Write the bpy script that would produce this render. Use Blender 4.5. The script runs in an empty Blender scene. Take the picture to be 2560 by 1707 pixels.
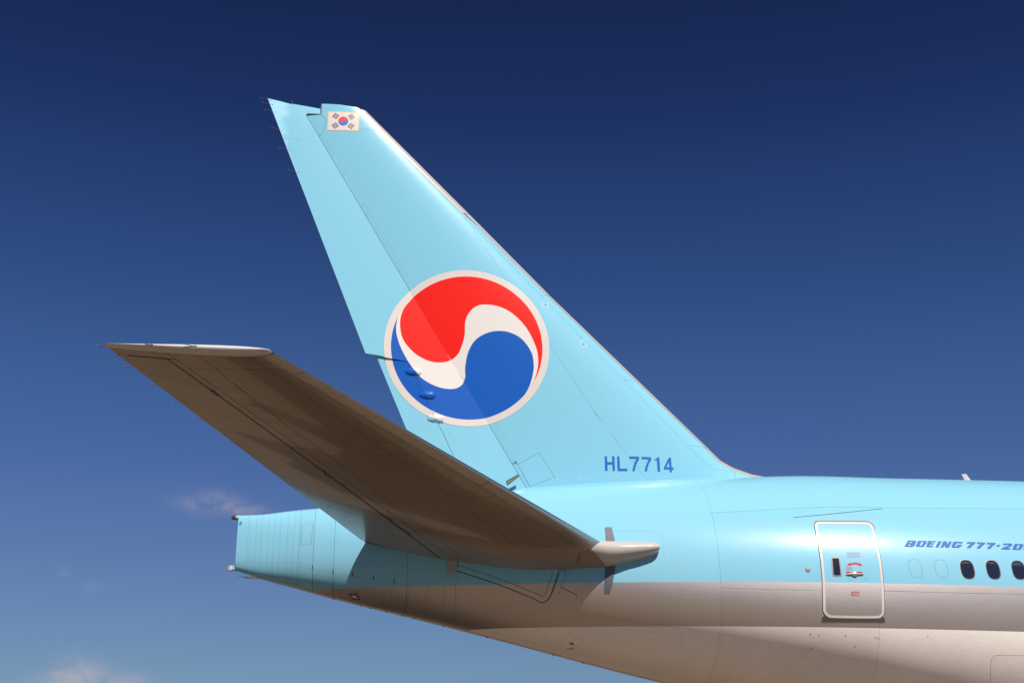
import bpy, bmesh, math, random
import numpy as np
from math import *
from bisect import bisect_right
from mathutils import Vector
from mathutils.geometry import delaunay_2d_cdt

random.seed(7)
C = bpy.context.scene.collection
SC = bpy.context.scene

# ------------------------------------------------------------------ camera
cam_d = bpy.data.cameras.new('camera')
cam_d.sensor_width = 36.0
cam_d.lens = 46.50
cam_d.clip_start = 0.1
cam_d.clip_end = 30000
cam_o = bpy.data.objects.new('camera', cam_d)
C.objects.link(cam_o)
cam_o.location = (-29.4 * sin(radians(5.3)), -29.4 * cos(radians(5.3)), 1.65)
cam_o.rotation_euler = (radians(90 + 19.3), 0, radians(-5.3))
SC.camera = cam_o

# ------------------------------------------------------------------ light and sky
SUN_EL, SUN_AZ = 49.5, 16.5          # azimuth measured from -Y (towards the viewer) to +X
sdir = Vector((cos(radians(SUN_EL)) * sin(radians(SUN_AZ)), -cos(radians(SUN_EL)) * cos(radians(SUN_AZ)), sin(radians(SUN_EL))))
sun_d = bpy.data.lights.new('sun', 'SUN')
sun_d.energy = 4.6
sun_d.angle = radians(0.53)
sun_d.color = (1.0, 0.93, 0.86)
sun_o = bpy.data.objects.new('sun', sun_d)
C.objects.link(sun_o)
sun_o.location = sdir * 60
sun_o.rotation_euler = sdir.to_track_quat('Z', 'Y').to_euler()

W = bpy.data.worlds.new('World'); SC.world = W
W.use_nodes = True
wt = W.node_tree; wn = wt.nodes; wl = wt.links
for n in list(wn): wn.remove(n)
w_out = wn.new('ShaderNodeOutputWorld'); w_bg = wn.new('ShaderNodeBackground')
w_bg.inputs['Strength'].default_value = 0.10
sky = wn.new('ShaderNodeTexSky'); sky.sky_type = 'NISHITA'; sky.sun_disc = False
sky.sun_elevation = radians(SUN_EL); sky.sun_rotation = radians(180 - SUN_AZ)
sky.altitude = 300; sky.air_density = 1.0; sky.dust_density = 0.4; sky.ozone_density = 2.0
w_tc = wn.new('ShaderNodeTexCoord'); w_sep = wn.new('ShaderNodeSeparateXYZ')
wl.new(w_tc.outputs['Generated'], w_sep.inputs[0])
# polarised clear air: the raw sky is tinted by height above the horizon only
w_ramp = wn.new('ShaderNodeValToRGB'); w_ramp.color_ramp.interpolation = 'CARDINAL'
def set_ramp(r, pts):
    e = r.color_ramp.elements
    while len(e) > 1: e.remove(e[-1])
    e[0].position = pts[0][0]; e[0].color = (*pts[0][1], 1)
    for p, c in pts[1:]:
        q = e.new(p); q.color = (*c, 1)
SKYR = [(0.0, (0.2519, 0.3096, 0.4173)), (0.1003, (0.2709, 0.3329, 0.4487)), (0.1722, (0.2668, 0.3219, 0.4634)), (0.2304, (0.2366, 0.3026, 0.484)), (0.3315, (0.1736, 0.2644, 0.4434)), (0.4557, (0.1098, 0.1637, 0.3281)), (0.5512, (0.0716, 0.1026, 0.2261)), (0.75, (0.0609, 0.0872, 0.1922))]
set_ramp(w_ramp, SKYR)
wl.new(w_sep.outputs['Z'], w_ramp.inputs['Fac'])
w_mul = wn.new('ShaderNodeMix'); w_mul.data_type = 'RGBA'; w_mul.blend_type = 'MULTIPLY'; w_mul.inputs['Factor'].default_value = 1
wl.new(sky.outputs[0], w_mul.inputs[6]); wl.new(w_ramp.outputs[0], w_mul.inputs[7])
# thin fair-weather wisps low over the horizon
def wmath(op, a, b=None, c=None, clamp=False):
    m = wn.new('ShaderNodeMath'); m.operation = op; m.use_clamp = clamp
    for i, v in enumerate((a, b, c)):
        if v is None: continue
        if isinstance(v, (int, float)): m.inputs[i].default_value = v
        else: wl.new(v, m.inputs[i])
    return m.outputs[0]
w_map = wn.new('ShaderNodeMapping'); w_map.inputs['Scale'].default_value = (1, 1, 1.5)
wl.new(w_tc.outputs['Generated'], w_map.inputs[0])
w_noise = wn.new('ShaderNodeTexNoise'); w_noise.inputs['Scale'].default_value = 30; w_noise.inputs['Detail'].default_value = 7
w_noise.inputs['Roughness'].default_value = 0.62; w_noise.inputs['Distortion'].default_value = .3
wl.new(w_map.outputs[0], w_noise.inputs['Vector'])
cloud = None
def skydir(u, v):
    f = Vector((sin(radians(5.3)), cos(radians(5.3)), 0)); r = Vector((cos(radians(5.3)), -sin(radians(5.3)), 0)); z = Vector((0, 0, 1)); p = radians(19.3)
    return ((f * cos(p) + z * sin(p)) + r * ((u - 1280) / 3307) + (z * cos(p) - f * sin(p)) * ((853.5 - v) / 3307)).normalized()
for u, v, ru, rv, k in [(530, 1256, 70, 26, 1.0), (615, 1278, 50, 16, .8), (185, 1705, 75, 50, 1.35), (300, 1700, 65, 22, .8), (165, 1430, 20, 14, .2), (225, 1465, 38, 13, .2)]:
    d = skydir(u, v)
    az0, el0 = atan2(d.x, d.y), asin(d.z)
    az = wmath('ARCTAN2', w_sep.outputs['X'], w_sep.outputs['Y'])
    el = wmath('ARCSINE', w_sep.outputs['Z'])
    a = wmath('POWER', wmath('ABSOLUTE', wmath('DIVIDE', wmath('SUBTRACT', az, az0), ru / 3307)), 2)
    b = wmath('POWER', wmath('ABSOLUTE', wmath('DIVIDE', wmath('SUBTRACT', el, el0), rv / 3307)), 2)
    g = wmath('MULTIPLY', wmath('EXPONENT', wmath('MULTIPLY', wmath('ADD', a, b), -1.1)), k)
    cloud = g if cloud is None else wmath('MAXIMUM', cloud, g)
nz = wmath('MULTIPLY', wmath('SUBTRACT', w_noise.outputs[0], .36, clamp=True), 3.2)
cl = wmath('MULTIPLY', wmath('MULTIPLY', cloud, nz), .55, clamp=True)
w_mix = wn.new('ShaderNodeMix'); w_mix.data_type = 'RGBA'
wl.new(cl, w_mix.inputs['Factor']); wl.new(w_mul.outputs[2], w_mix.inputs[6])
w_mix.inputs[7].default_value = (4.3, 3.7, 3.8, 1)
wl.new(w_mix.outputs[2], w_bg.inputs['Color']); wl.new(w_bg.outputs[0], w_out.inputs['Surface'])

SC.view_settings.view_transform = 'Standard'; SC.view_settings.look = 'None'
SC.view_settings.exposure = 0.38; SC.view_settings.gamma = 1.0; SC.view_settings.use_curve_mapping = False

# ------------------------------------------------------------------ materials
def new_mat(name, col=(.5, .5, .5), rough=.4, metal=0., coat=0., spec=.5):
    m = bpy.data.materials.new(name); m.use_nodes = True
    b = m.node_tree.nodes['Principled BSDF']
    b.inputs['Base Color'].default_value = (*col, 1); b.inputs['Roughness'].default_value = rough
    b.inputs['Metallic'].default_value = metal; b.inputs['Coat Weight'].default_value = coat
    b.inputs['Coat Roughness'].default_value = .14; b.inputs['Specular IOR Level'].default_value = spec
    return m
class NT:
    def __init__(s, m): s.t = m.node_tree; s.n = s.t.nodes; s.l = s.t.links; s.b = s.n['Principled BSDF']
    def new(s, t, **k):
        x = s.n.new(t)
        for a, v in k.items(): setattr(x, a, v)
        return x
    def math(s, op, a, b=None, clamp=False):
        m = s.n.new('ShaderNodeMath'); m.operation = op; m.use_clamp = clamp
        for i, v in enumerate((a, b)):
            if v is None: continue
            if isinstance(v, (int, float)): m.inputs[i].default_value = v
            else: s.l.new(v, m.inputs[i])
        return m.outputs[0]
    def mix(s, f, a, b, blend='MIX'):
        m = s.n.new('ShaderNodeMix'); m.data_type = 'RGBA'; m.blend_type = blend
        for i, v in ((0, f), (6, a), (7, b)):
            if isinstance(v, (int, float)): m.inputs[i].default_value = v
            elif isinstance(v, tuple): m.inputs[i].default_value = (*v, 1)
            else: s.l.new(v, m.inputs[i])
        return m.outputs[2]
    def noise(s, scale, stretch=(1, 1, 1), detail=4, rough=.55):
        tc = s.new('ShaderNodeTexCoord'); mp = s.new('ShaderNodeMapping'); mp.inputs['Scale'].default_value = stretch
        n = s.new('ShaderNodeTexNoise'); n.inputs['Scale'].default_value = scale; n.inputs['Detail'].default_value = detail; n.inputs['Roughness'].default_value = rough
        s.l.new(tc.outputs['Object'], mp.inputs[0]); s.l.new(mp.outputs[0], n.inputs['Vector'])
        return n.outputs[0]
def weather(m, colour, dirt=(.30, .27, .22), amount=.10, ripple=.0016, rough=(.26, .36)):
    """paint that is a little uneven: streaks of grime, faint panel-to-panel tone, slight oil-canning"""
    t = NT(m)
    n1 = t.noise(1.1, (1, 1, .35)); n2 = t.noise(9, (.5, 1, 1.6), 6)
    oi = t.new('ShaderNodeObjectInfo')
    k = t.math('MULTIPLY', t.math('SUBTRACT', t.math('MULTIPLY', n1, n2), .16, clamp=True), amount * 6, clamp=True)
    c = t.mix(k, colour, dirt)
    v = t.math('ADD', t.math('MULTIPLY', oi.outputs['Random'], .05), .975)
    hv = t.new('ShaderNodeHueSaturation'); t.l.new(c, hv.inputs['Color']) if not isinstance(c, tuple) else None
    t.l.new(v, hv.inputs['Value'])
    t.l.new(hv.outputs[0], t.b.inputs['Base Color'])
    mr = t.new('ShaderNodeMapRange'); mr.inputs['To Min'].default_value = rough[0]; mr.inputs['To Max'].default_value = rough[1]
    t.l.new(n2, mr.inputs['Value']); t.l.new(mr.outputs[0], t.b.inputs['Roughness'])
    bm_ = t.new('ShaderNodeBump'); bm_.inputs['Strength'].default_value = 1; bm_.inputs['Distance'].default_value = ripple
    t.l.new(t.noise(2.3, (1, 1, 1), 2), bm_.inputs['Height']); t.l.new(bm_.outputs[0], t.b.inputs['Normal'])
    return t
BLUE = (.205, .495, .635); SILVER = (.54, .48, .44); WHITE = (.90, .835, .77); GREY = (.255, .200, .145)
m_blue = new_mat('sky_blue_paint', BLUE, .34, 0, .15, .11); weather(m_blue, BLUE, (.22, .42, .48), .05)
# fuselage livery: blue above the waterline stripe, silver band, white belly
m_fus = new_mat('fuselage_livery_paint', BLUE, .34, 0, .15, .11)
_t = NT(m_fus)
_tc = _t.new('ShaderNodeTexCoord'); _s = _t.new('ShaderNodeSeparateXYZ'); _t.l.new(_tc.outputs['Object'], _s.inputs[0])
_x, _z = _s.outputs['X'], _s.outputs['Z']; _x2 = _t.math('MULTIPLY', _x, _x)
_b1 = _t.math('ADD', _t.math('ADD', _t.math('MULTIPLY', _x, -.0095), _t.math('MULTIPLY', _x2, -.0005)), 6.022)
_b2 = _t.math('ADD', _t.math('ADD', _t.math('MULTIPLY', _x, -.0265), _t.math('MULTIPLY', _x2, .0004)), 5.203)
_isb = _t.math('GREATER_THAN', _z, _b1); _iss = _t.math('MULTIPLY', _t.math('GREATER_THAN', _z, _b2), _t.math('SUBTRACT', 1, _isb))
_c = _t.mix(_isb, _t.mix(_iss, WHITE, SILVER), BLUE)
weather(m_fus, _c, (.34, .33, .29), .09)
_t.l.new(_t.math('MULTIPLY', _iss, .8), _t.b.inputs['Metallic'])
_r = _t.b.inputs['Roughness'].links[0].from_socket
_t.l.new(_t.math('ADD', _r, _t.math('MULTIPLY', _iss, .13)), _t.b.inputs['Roughness'])
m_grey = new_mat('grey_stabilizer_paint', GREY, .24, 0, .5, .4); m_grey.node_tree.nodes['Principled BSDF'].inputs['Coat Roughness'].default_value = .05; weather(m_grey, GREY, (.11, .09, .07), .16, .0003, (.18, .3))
m_white = new_mat('warm_white_paint', (.58, .54, .505), .36, 0, .15, .2); weather(m_white, (.58, .54, .505), (.38, .33, .27), .08)
m_alu = new_mat('polished_leading_edge_metal', (.44, .40, .37), .24, .9); weather(m_alu, (.44, .40, .37), (.2, .16, .13), .12, .0005, (.2, .32))
m_lepaint = new_mat('fin_leading_edge_coating', (.44, .395, .365), .36, .15, 0, .3); weather(m_lepaint, (.44, .395, .365), (.3, .26, .23), .12, .0006, (.32, .42))
m_gap = new_mat('panel_gap_sealant', (.07, .085, .09), .8)
m_gapm = new_mat('body_gap_sealant', (.13, .17, .18), .8)
m_gapb = new_mat('light_panel_gap_sealant', (.19, .34, .40), .8)
m_ring = new_mat('emblem_silver_paint', (.60, .55, .51), .32, 0, .15, .15)
m_darkred = new_mat('emblem_joint_red', (.50, .010, .008), .5, 0, 0, .1)
m_ewhite = new_mat('emblem_white_paint', (.66, .62, .59), .32, 0, .15, .12)
m_red = new_mat('emblem_red_paint', (.74, .014, .008), .36, 0, .05, .12)
m_eblue = new_mat('emblem_blue_paint', (.009, .090, .40), .36, 0, .05, .12)
m_reg = new_mat('registration_blue_paint', (.025, .125, .43), .35, 0, .1, .12)
m_title = new_mat('title_blue_paint', (.032, .125, .38), .4, 0, 0, .08)
m_gold = new_mat('flag_gold_border', (.72, .48, .25), .35, 0, 0, .15)
m_flagw = new_mat('flag_white_paint', (.66, .60, .58), .35, 0, .15, .15)
m_black = new_mat('black_paint', (.03, .03, .032), .4)
m_flagr = new_mat('flag_red_paint', (.80, .04, .04), .35, 0, .3)
m_flagb = new_mat('flag_blue_paint', (.05, .14, .50), .35, 0, .3)
m_signred = new_mat('placard_red_paint', (.58, .012, .010), .4, 0, 0, .1)
m_signpur = new_mat('placard_violet_ink', (.28, .18, .36), .5)
m_frame = new_mat('window_frame_metal', (.20, .165, .14), .45, .2)
m_scuff = new_mat('brown_scuff_plate_paint', (.085, .058, .043), .5)
m_flap = new_mat('vent_flap_paint', (.80, .76, .72), .5, 0, 0, .2)
m_port = new_mat('static_port_metal', (.17, .145, .13), .5, .2)
m_recshade = new_mat('recess_shade_brown', (.20, .14, .10), .6)  # door recess shade and brown ground light put into the colour
m_glass = new_mat('dark_window_acrylic', (.012, .016, .035), .06, 0, .8, .6)
m_glint = new_mat('pane_glint_blue', (.045, .055, .10), .15, 0, .5)  # glint on the glass put in as a lighter blue
m_gls2 = new_mat('light_lens', (.10, .07, .05), .15, .3, .8)
m_steel = new_mat('brushed_steel', (.40, .36, .32), .35, .8)
m_doubler = new_mat('bare_titanium_plate', (.12, .12, .15), .5, .1, 0, .3); weather(m_doubler, (.12, .12, .15), (.09, .085, .09), .15, .0006, (.35, .5))
m_wick = new_mat('static_wick_carbon', (.05, .05, .055), .6)
m_orange = new_mat('beacon_housing', (.62, .34, .2), .4)

# ------------------------------------------------------------------ measured outlines (metres on the airframe)
RED_IN = [(-2.379,12.936),(-2.556,12.615),(-2.63,12.373),(-2.639,12.192),(-2.617,12.012),(-2.563,11.833),(-2.445,11.654),(-2.242,11.461),(-1.985,11.329),(-1.73,11.291),(-1.476,11.346),(-1.281,11.511),(-1.185,11.751),(-1.131,11.992),(-1.126,12.265),(-1.08,12.448),(-0.967,12.618),(-0.81,12.723),(-0.608,12.747),(-0.377,12.717),(-0.145,12.626),(0.057,12.478),(0.229,12.298),(0.372,12.087),(0.485,11.845),(0.561,11.604),(0.582,11.362),(0.551,11.121),(0.464,10.851),(0.336,10.598)]
BLUE_IN = [(0.279,10.524),(0.351,10.702),(0.428,10.925),(0.472,11.149),(0.476,11.299),(0.44,11.54),(0.313,11.779),(0.141,11.957),(-0.088,12.066),(-0.318,12.097),(-0.547,12.062),(-0.774,11.952),(-0.93,11.799),(-1.041,11.573),(-1.094,11.334),(-1.112,11.127),(-1.104,10.979),(-1.158,10.802),(-1.297,10.684),(-1.493,10.654),(-1.718,10.689),(-1.945,10.784),(-2.145,10.922),(-2.318,11.121),(-2.495,11.402),(-2.645,11.713),(-2.726,12.042),(-2.705,12.312),(-2.626,12.554),(-2.531,12.737)]
REG = [[[(2.078,9.125),(2.132,9.126),(2.135,8.986),(2.25,8.988),(2.248,9.126),(2.302,9.127),(2.306,8.788),(2.254,8.787),(2.25,8.933),(2.136,8.931),(2.136,8.785),(2.081,8.785)]],[[(2.363,9.126),(2.416,9.127),(2.421,8.842),(2.589,8.842),(2.59,8.788),(2.365,8.786)]],[[(2.643,9.127),(2.869,9.13),(2.865,9.061),(2.827,9.002),(2.791,8.924),(2.77,8.857),(2.758,8.79),(2.704,8.789),(2.718,8.865),(2.745,8.952),(2.775,9.02),(2.806,9.076),(2.644,9.076)]],[[(2.924,9.127),(3.15,9.125),(3.145,9.059),(3.104,8.995),(3.068,8.912),(3.051,8.844),(3.039,8.788),(2.987,8.789),(3.002,8.872),(3.032,8.959),(3.063,9.027),(3.089,9.074),(2.926,9.077)]],[[(3.298,9.126),(3.338,9.126),(3.343,8.791),(3.284,8.79),(3.278,9.058),(3.221,9.058),(3.222,9.075),(3.26,9.089)]],[[(3.558,9.128),(3.612,9.126),(3.615,8.899),(3.66,8.896),(3.659,8.846),(3.617,8.844),(3.616,8.786),(3.563,8.786),(3.564,8.844),(3.434,8.848),(3.434,8.893)],[(3.557,9.023),(3.562,8.899),(3.49,8.9)]]]
TITLE = [[[(8.036,6.854),(8.17,6.851),(8.206,6.84),(8.196,6.808),(8.163,6.777),(8.163,6.757),(8.131,6.726),(8.077,6.709),(7.92,6.714)],[(8.072,6.825),(8.111,6.823),(8.098,6.797),(8.054,6.799)],[(8.033,6.768),(8.07,6.766),(8.055,6.737),(8.012,6.739)]],[[(8.252,6.848),(8.412,6.848),(8.43,6.829),(8.414,6.801),(8.34,6.72),(8.311,6.711),(8.189,6.714),(8.168,6.728),(8.182,6.757),(8.232,6.829)],[(8.317,6.829),(8.352,6.826),(8.289,6.74),(8.252,6.742)]],[[(8.458,6.849),(8.631,6.843),(8.612,6.82),(8.521,6.822),(8.504,6.801),(8.577,6.798),(8.555,6.766),(8.483,6.768),(8.466,6.742),(8.545,6.738),(8.517,6.708),(8.379,6.712)]],[[(8.674,6.843),(8.748,6.841),(8.637,6.703),(8.571,6.706)]],[[(8.776,6.841),(8.846,6.843),(8.852,6.77),(8.896,6.835),(8.964,6.838),(8.86,6.702),(8.791,6.704),(8.78,6.755),(8.75,6.707),(8.68,6.703)]],[[(9.015,6.838),(9.167,6.834),(9.189,6.82),(9.171,6.799),(9.101,6.801),(9.078,6.808),(9.055,6.801),(8.99,6.733),(9.019,6.728),(9.057,6.745),(9.039,6.75),(9.064,6.773),(9.163,6.769),(9.118,6.727),(9.07,6.698),(8.942,6.702),(8.921,6.722),(8.934,6.753),(8.978,6.816)]],[[(9.284,6.831),(9.468,6.831),(9.446,6.797),(9.374,6.751),(9.311,6.694),(9.236,6.698),(9.292,6.751),(9.352,6.793),(9.262,6.794)]],[[(9.497,6.829),(9.673,6.823),(9.653,6.792),(9.579,6.746),(9.516,6.689),(9.441,6.692),(9.497,6.746),(9.566,6.791),(9.477,6.792)]],[[(9.708,6.821),(9.896,6.819),(9.873,6.788),(9.8,6.742),(9.737,6.685),(9.662,6.688),(9.719,6.742),(9.779,6.783),(9.686,6.784)]],[[(9.898,6.773),(9.98,6.775),(9.949,6.738),(9.876,6.742)]],[[(10.056,6.81),(10.223,6.812),(10.241,6.79),(10.223,6.76),(10.174,6.737),(10.084,6.711),(10.177,6.705),(10.155,6.672),(9.958,6.676),(9.999,6.707),(10.048,6.727),(10.147,6.762),(10.159,6.777),(10.106,6.779),(10.077,6.773),(10.03,6.777)]],[[(10.307,6.807),(10.46,6.803),(10.486,6.788),(10.469,6.759),(10.39,6.679),(10.352,6.666),(10.229,6.67),(10.208,6.683),(10.223,6.712),(10.278,6.784)],[(10.363,6.784),(10.398,6.782),(10.331,6.695),(10.294,6.698)]],[[(10.543,6.803),(10.695,6.799),(10.712,6.78),(10.695,6.752),(10.615,6.671),(10.587,6.662),(10.464,6.665),(10.443,6.679),(10.458,6.708),(10.513,6.78)],[(10.598,6.78),(10.634,6.778),(10.566,6.691),(10.529,6.693)]]]
DOOR = [(6.267,7.269),(6.748,7.268),(7.237,7.266),(7.327,7.239),(7.371,7.174),(7.38,7.094),(7.374,6.889),(7.371,6.656),(7.371,6.441),(7.365,6.204),(7.35,5.97),(7.347,5.813),(7.335,5.657),(7.316,5.366),(7.301,5.3),(7.249,5.249),(7.172,5.225),(6.709,5.225),(6.267,5.237),(6.189,5.252),(6.132,5.295),(6.094,5.354),(6.086,5.43),(6.094,5.657),(6.108,5.893),(6.121,6.131),(6.13,6.374),(6.136,6.623),(6.136,6.878),(6.15,7.143),(6.164,7.204),(6.205,7.25)]
DWIN = [(6.384,6.47),(6.502,6.469),(6.526,6.456),(6.531,6.415),(6.517,6.098),(6.504,6.071),(6.477,6.061),(6.376,6.064),(6.344,6.08),(6.334,6.113),(6.347,6.422),(6.36,6.459)]
ARROW = [(6.652,6.297),(6.712,6.351),(6.721,6.338),(6.814,6.359),(6.909,6.344),(6.965,6.311),(6.94,6.279),(6.871,6.311),(6.808,6.32),(6.738,6.305),(6.727,6.289)]
BAR1 = [(6.61,6.164),(6.71,6.168),(6.707,6.138),(6.614,6.134)]
BAR2 = [(6.844,6.168),(6.944,6.161),(6.945,6.131),(6.848,6.138)]
HUB = [(6.783,6.105),(6.592,6.108),(6.97,6.102)]
FLAP = [(6.608,6.847),(7.064,6.847),(7.078,6.817),(7.064,6.75),(7.039,6.722),(6.643,6.724),(6.61,6.75)]
PLAC = [(6.684,6.571),(6.968,6.571),(6.965,6.477),(6.678,6.473)]
OPEN = [(6.615,6.26),(6.753,6.26),(6.747,6.198),(6.606,6.198)]
EXIT = [(6.674,5.755),(6.838,5.755),(6.828,5.668),(6.666,5.668)]
SCUFF = [(6.063,5.161),(6.063,5.227),(6.083,5.26),(6.125,5.288),(6.15,5.26),(6.205,5.24),(6.282,5.228),(6.709,5.22),(7.173,5.22),(7.241,5.243),(7.271,5.272),(7.303,5.239),(7.323,5.202),(7.325,5.151)]
DSHADE = [(6.15,7.143),(6.17,7.216),(6.216,7.262),(6.266,7.275),(6.755,7.278),(7.237,7.276),(7.335,7.246),(7.383,7.188),(7.387,7.113)]
WIN = [[[(9.015,6.339),(9.053,6.4),(9.113,6.429),(9.171,6.429),(9.227,6.4),(9.272,6.331),(9.286,6.223),(9.273,6.126),(9.247,6.057),(9.188,6.027),(9.119,6.032),(9.057,6.079),(9.014,6.172),(9.0,6.266)]]]
WING = [(9.026,6.339),(9.062,6.38),(9.117,6.4),(9.169,6.395),(9.219,6.364),(9.244,6.281),(9.258,6.187),(9.247,6.104),(9.213,6.059),(9.153,6.04),(9.101,6.054),(9.057,6.095),(9.025,6.183),(9.015,6.266)]
STRIP = [[(1.81,7.193),(1.945,7.193),(1.987,6.899),(1.993,6.593),(1.962,6.293),(1.89,5.924),(1.85,5.796),(1.738,5.799),(1.748,6.133),(1.774,6.467),(1.806,6.903)]]
PLATE = [(-1.488,6.567),(-1.32,6.544),(-1.297,6.246),(-1.473,6.277)]
SEAL = [(-1.386,6.532),(-1.36,6.445),(-1.291,6.346),(-0.471,6.061),(0.279,5.758),(0.447,5.676),(0.552,5.681),(0.644,5.777),(0.74,6.058),(0.806,6.254)]
SEAL2 = [(0.84,6.238),(0.784,5.995),(0.733,5.774),(0.813,5.787),(0.888,6.031),(0.954,6.234)]
WEDGE = [(-4.68,6.508),(-2.324,6.078)]
ACCP = [(-4.639,7.396),(-4.398,7.462),(-4.414,6.984),(-4.649,6.967)]
CRACK = [(-0.798,5.994),(-0.756,5.959)]
OUT = [(1.188,4.884)]
LAMP = [(-3.541,5.928),(-3.411,5.925),(-3.35,5.847),(-3.48,5.872)]
PORT = [(5.845,6.208)]
BELLY = [(9.572,4.011),(9.51,4.311),(9.52,4.462),(9.606,4.522),(10.159,4.526)]
DIAG = [(5.754,7.384),(6.42,7.452),(7.127,7.537),(7.729,7.619)]

# ------------------------------------------------------------------ body and fin shapes
# x, ztop, zbot, zmax-width height, half width, superellipse exponent
ST=[
(-6.05, 7.678, 6.473, 7.05, 0.15, 2.6) ,
(-5.5, 7.711, 6.31, 7.02, 0.27, 2.5) ,
(-5.0, 7.785, 6.196, 6.98, 0.38, 2.4) ,
(-4.0, 7.899, 5.938, 6.9, 0.62, 2.25) ,
(-2.0, 8.181, 5.475, 6.7, 1.12, 2.1) ,
(0.0, 8.345, 4.994, 6.4, 1.62, 2.0) ,
(2.0, 8.51, 4.494, 6.1, 2.1, 2.0) ,
(4.0, 8.635, 4.03, 5.85, 2.52, 2.0) ,
(6.5, 8.776, 3.45, 5.65, 2.88, 2.0) ,
(8.5, 8.763, 2.983, 5.6, 3.03, 2.0) ,
(11.0, 8.759, 2.493, 5.6, 3.1, 2.0) ,
(16.0, 8.708, 2.386, 5.6, 3.1, 2.0) ,
(22.0, 8.708, 2.386, 5.6, 3.1, 2.0)]
def _slopes(k):
    n=len(ST);X=[s[0] for s in ST];Y=[s[k] for s in ST]
    d=[(Y[i+1]-Y[i])/(X[i+1]-X[i]) for i in range(n-1)]
    m=[d[0]]+[(d[i-1]*(X[i+1]-X[i])+d[i]*(X[i]-X[i-1]))/(X[i+1]-X[i-1]) for i in range(1,n-1)]+[d[-1]]
    return m
_M=None
def prep():
    global _M
    _M=[None]+[_slopes(k) for k in range(1,6)]
def sec(x):
    if _M is None: prep()
    X=[s[0] for s in ST]
    i=max(0,min(len(ST)-2,bisect_right(X,x)-1))
    h=X[i+1]-X[i];t=(x-X[i])/h
    out=[]
    for k in range(1,6):
        a,b=ST[i][k],ST[i+1][k];m0,m1=_M[k][i]*h,_M[k][i+1]*h
        if t<0: out.append(a+m0*t);continue
        out.append((2*t**3-3*t*t+1)*a+(t**3-2*t*t+t)*m0+(-2*t**3+3*t*t)*b+(t**3-t*t)*m1)
    return out
def fp(x,th):
    "th 0 top, pi/2 starboard side, pi bottom, negative=port"
    zt,zb,zm,w,n=sec(x)
    c,s=cos(th),sin(th)
    cc=copysign(abs(c)**(2/n),c);ss=copysign(abs(s)**(2/n),s)
    return (x,-w*ss,zm+(zt-zm if c>0 else zm-zb)*cc)

def fp_z(x, y):
    """crown height of the body at half-width y"""
    zt, zb, zm, w, n = sec(x)
    return zm + (zt - zm) * max(0., 1 - min(1., abs(y / w)) ** n) ** (1 / n)

LEP=[(-3.9,18.14),(-3.655,17.885),(-1.024,15.149),(.931,13.095),(4.563,9.46),(4.85,9.171),(5.144,9.006),(5.57,8.864),(5.916,8.806),(6.35,8.75),(6.9,8.70)]
def naca(s):
    s=max(0.,min(1.,s))
    return 5*(.2969*sqrt(s)-.126*s-.3516*s*s+.2843*s**3-.1015*s**4)
def fin_te(z): return -6.046-(z-18.04)*.399
def fin_le(z): return 4.563-(z-9.46)*.9755
def le_dist(x,z):
    best=1e9
    for (ax,az),(bx,bz) in zip(LEP,LEP[1:]):
        dx,dz=bx-ax,bz-az
        t=max(0,min(1,((x-ax)*dx+(z-az)*dz)/(dx*dx+dz*dz)))
        best=min(best,hypot(x-ax-t*dx,z-az-t*dz))
    return best*1.40
def fin_T(x,z):
    c=fin_le(z)-fin_te(z)
    s=le_dist(x,z)/c
    return c*.103*naca(s)+.004
def hinge_x(z): return .273-(z-8.421)*.5815
# stab
def s_le(Y): return 1.71-(Y-2.35)*.7706
def s_te(Y): return -3.39-(Y-1.2)*.3828
def s_zle(Y): return 6.70+(Y-2.35)*.1577
def s_zte(Y): return 7.02+(Y-1.2)*.1054
def stab_z(x,Y,side):
    L,E=s_le(Y),s_te(Y);c=L-E;s=(L-x)/c
    zm=s_zle(Y)+(s_zte(Y)-s_zle(Y))*s
    k=min(1,max(0,(Y-1.5)/9))
    tl=.160-(.160-.056)*k; tu=.075-(.075-.056)*k
    return zm+(c*tu*naca(s)+.004 if side>0 else -c*tl*naca(s)-.004)

# ------------------------------------------------------------------ helpers
def link(name, me, mat, parent, **props):
    o = bpy.data.objects.new(name, me); C.objects.link(o)
    for m in (mat if isinstance(mat, (list, tuple)) else [mat]): me.materials.append(m)
    if parent is not None: o.parent = parent
    for k, v in props.items(): o[k] = v
    return o
def mesh_obj(name, V, Fc, mat, parent, N=None, smooth=True, mi=None, **props):
    me = bpy.data.meshes.new(name); me.from_pydata([tuple(v) for v in V], [], Fc)
    if smooth: me.polygons.foreach_set('use_smooth', [True] * len(me.polygons))
    if mi: me.polygons.foreach_set('material_index', mi)
    me.update()
    if N is not None: me.normals_split_custom_set_from_vertices([tuple(n) for n in N])
    return link(name, me, mat, parent, **props)
class Surf:
    def __init__(s, P, sign=1): s.P = P; s.sign = sign; s.c = {}
    def get(s, u, v):
        k = (round(u, 5), round(v, 5))
        if k in s.c: return s.c[k]
        e = 2e-3
        p = np.array(s.P(u, v)); a = np.array(s.P(u + e, v)) - np.array(s.P(u - e, v)); b = np.array(s.P(u, v + e)) - np.array(s.P(u, v - e))
        n = np.cross(a, b); l = np.linalg.norm(n); n = n / l * s.sign if l > 1e-12 else np.array((0, -1., 0))
        s.c[k] = (p, n); return p, n
def pip(pts, poly):
    x, y = pts[:, 0], pts[:, 1]; ins = np.zeros(len(pts), bool); n = len(poly)
    for i in range(n):
        x1, y1 = poly[i]; x2, y2 = poly[(i + 1) % n]
        if y1 == y2: continue
        c = ((y1 > y) != (y2 > y)) & (x < (x2 - x1) * (y - y1) / (y2 - y1) + x1)
        ins ^= c
    return ins
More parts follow.
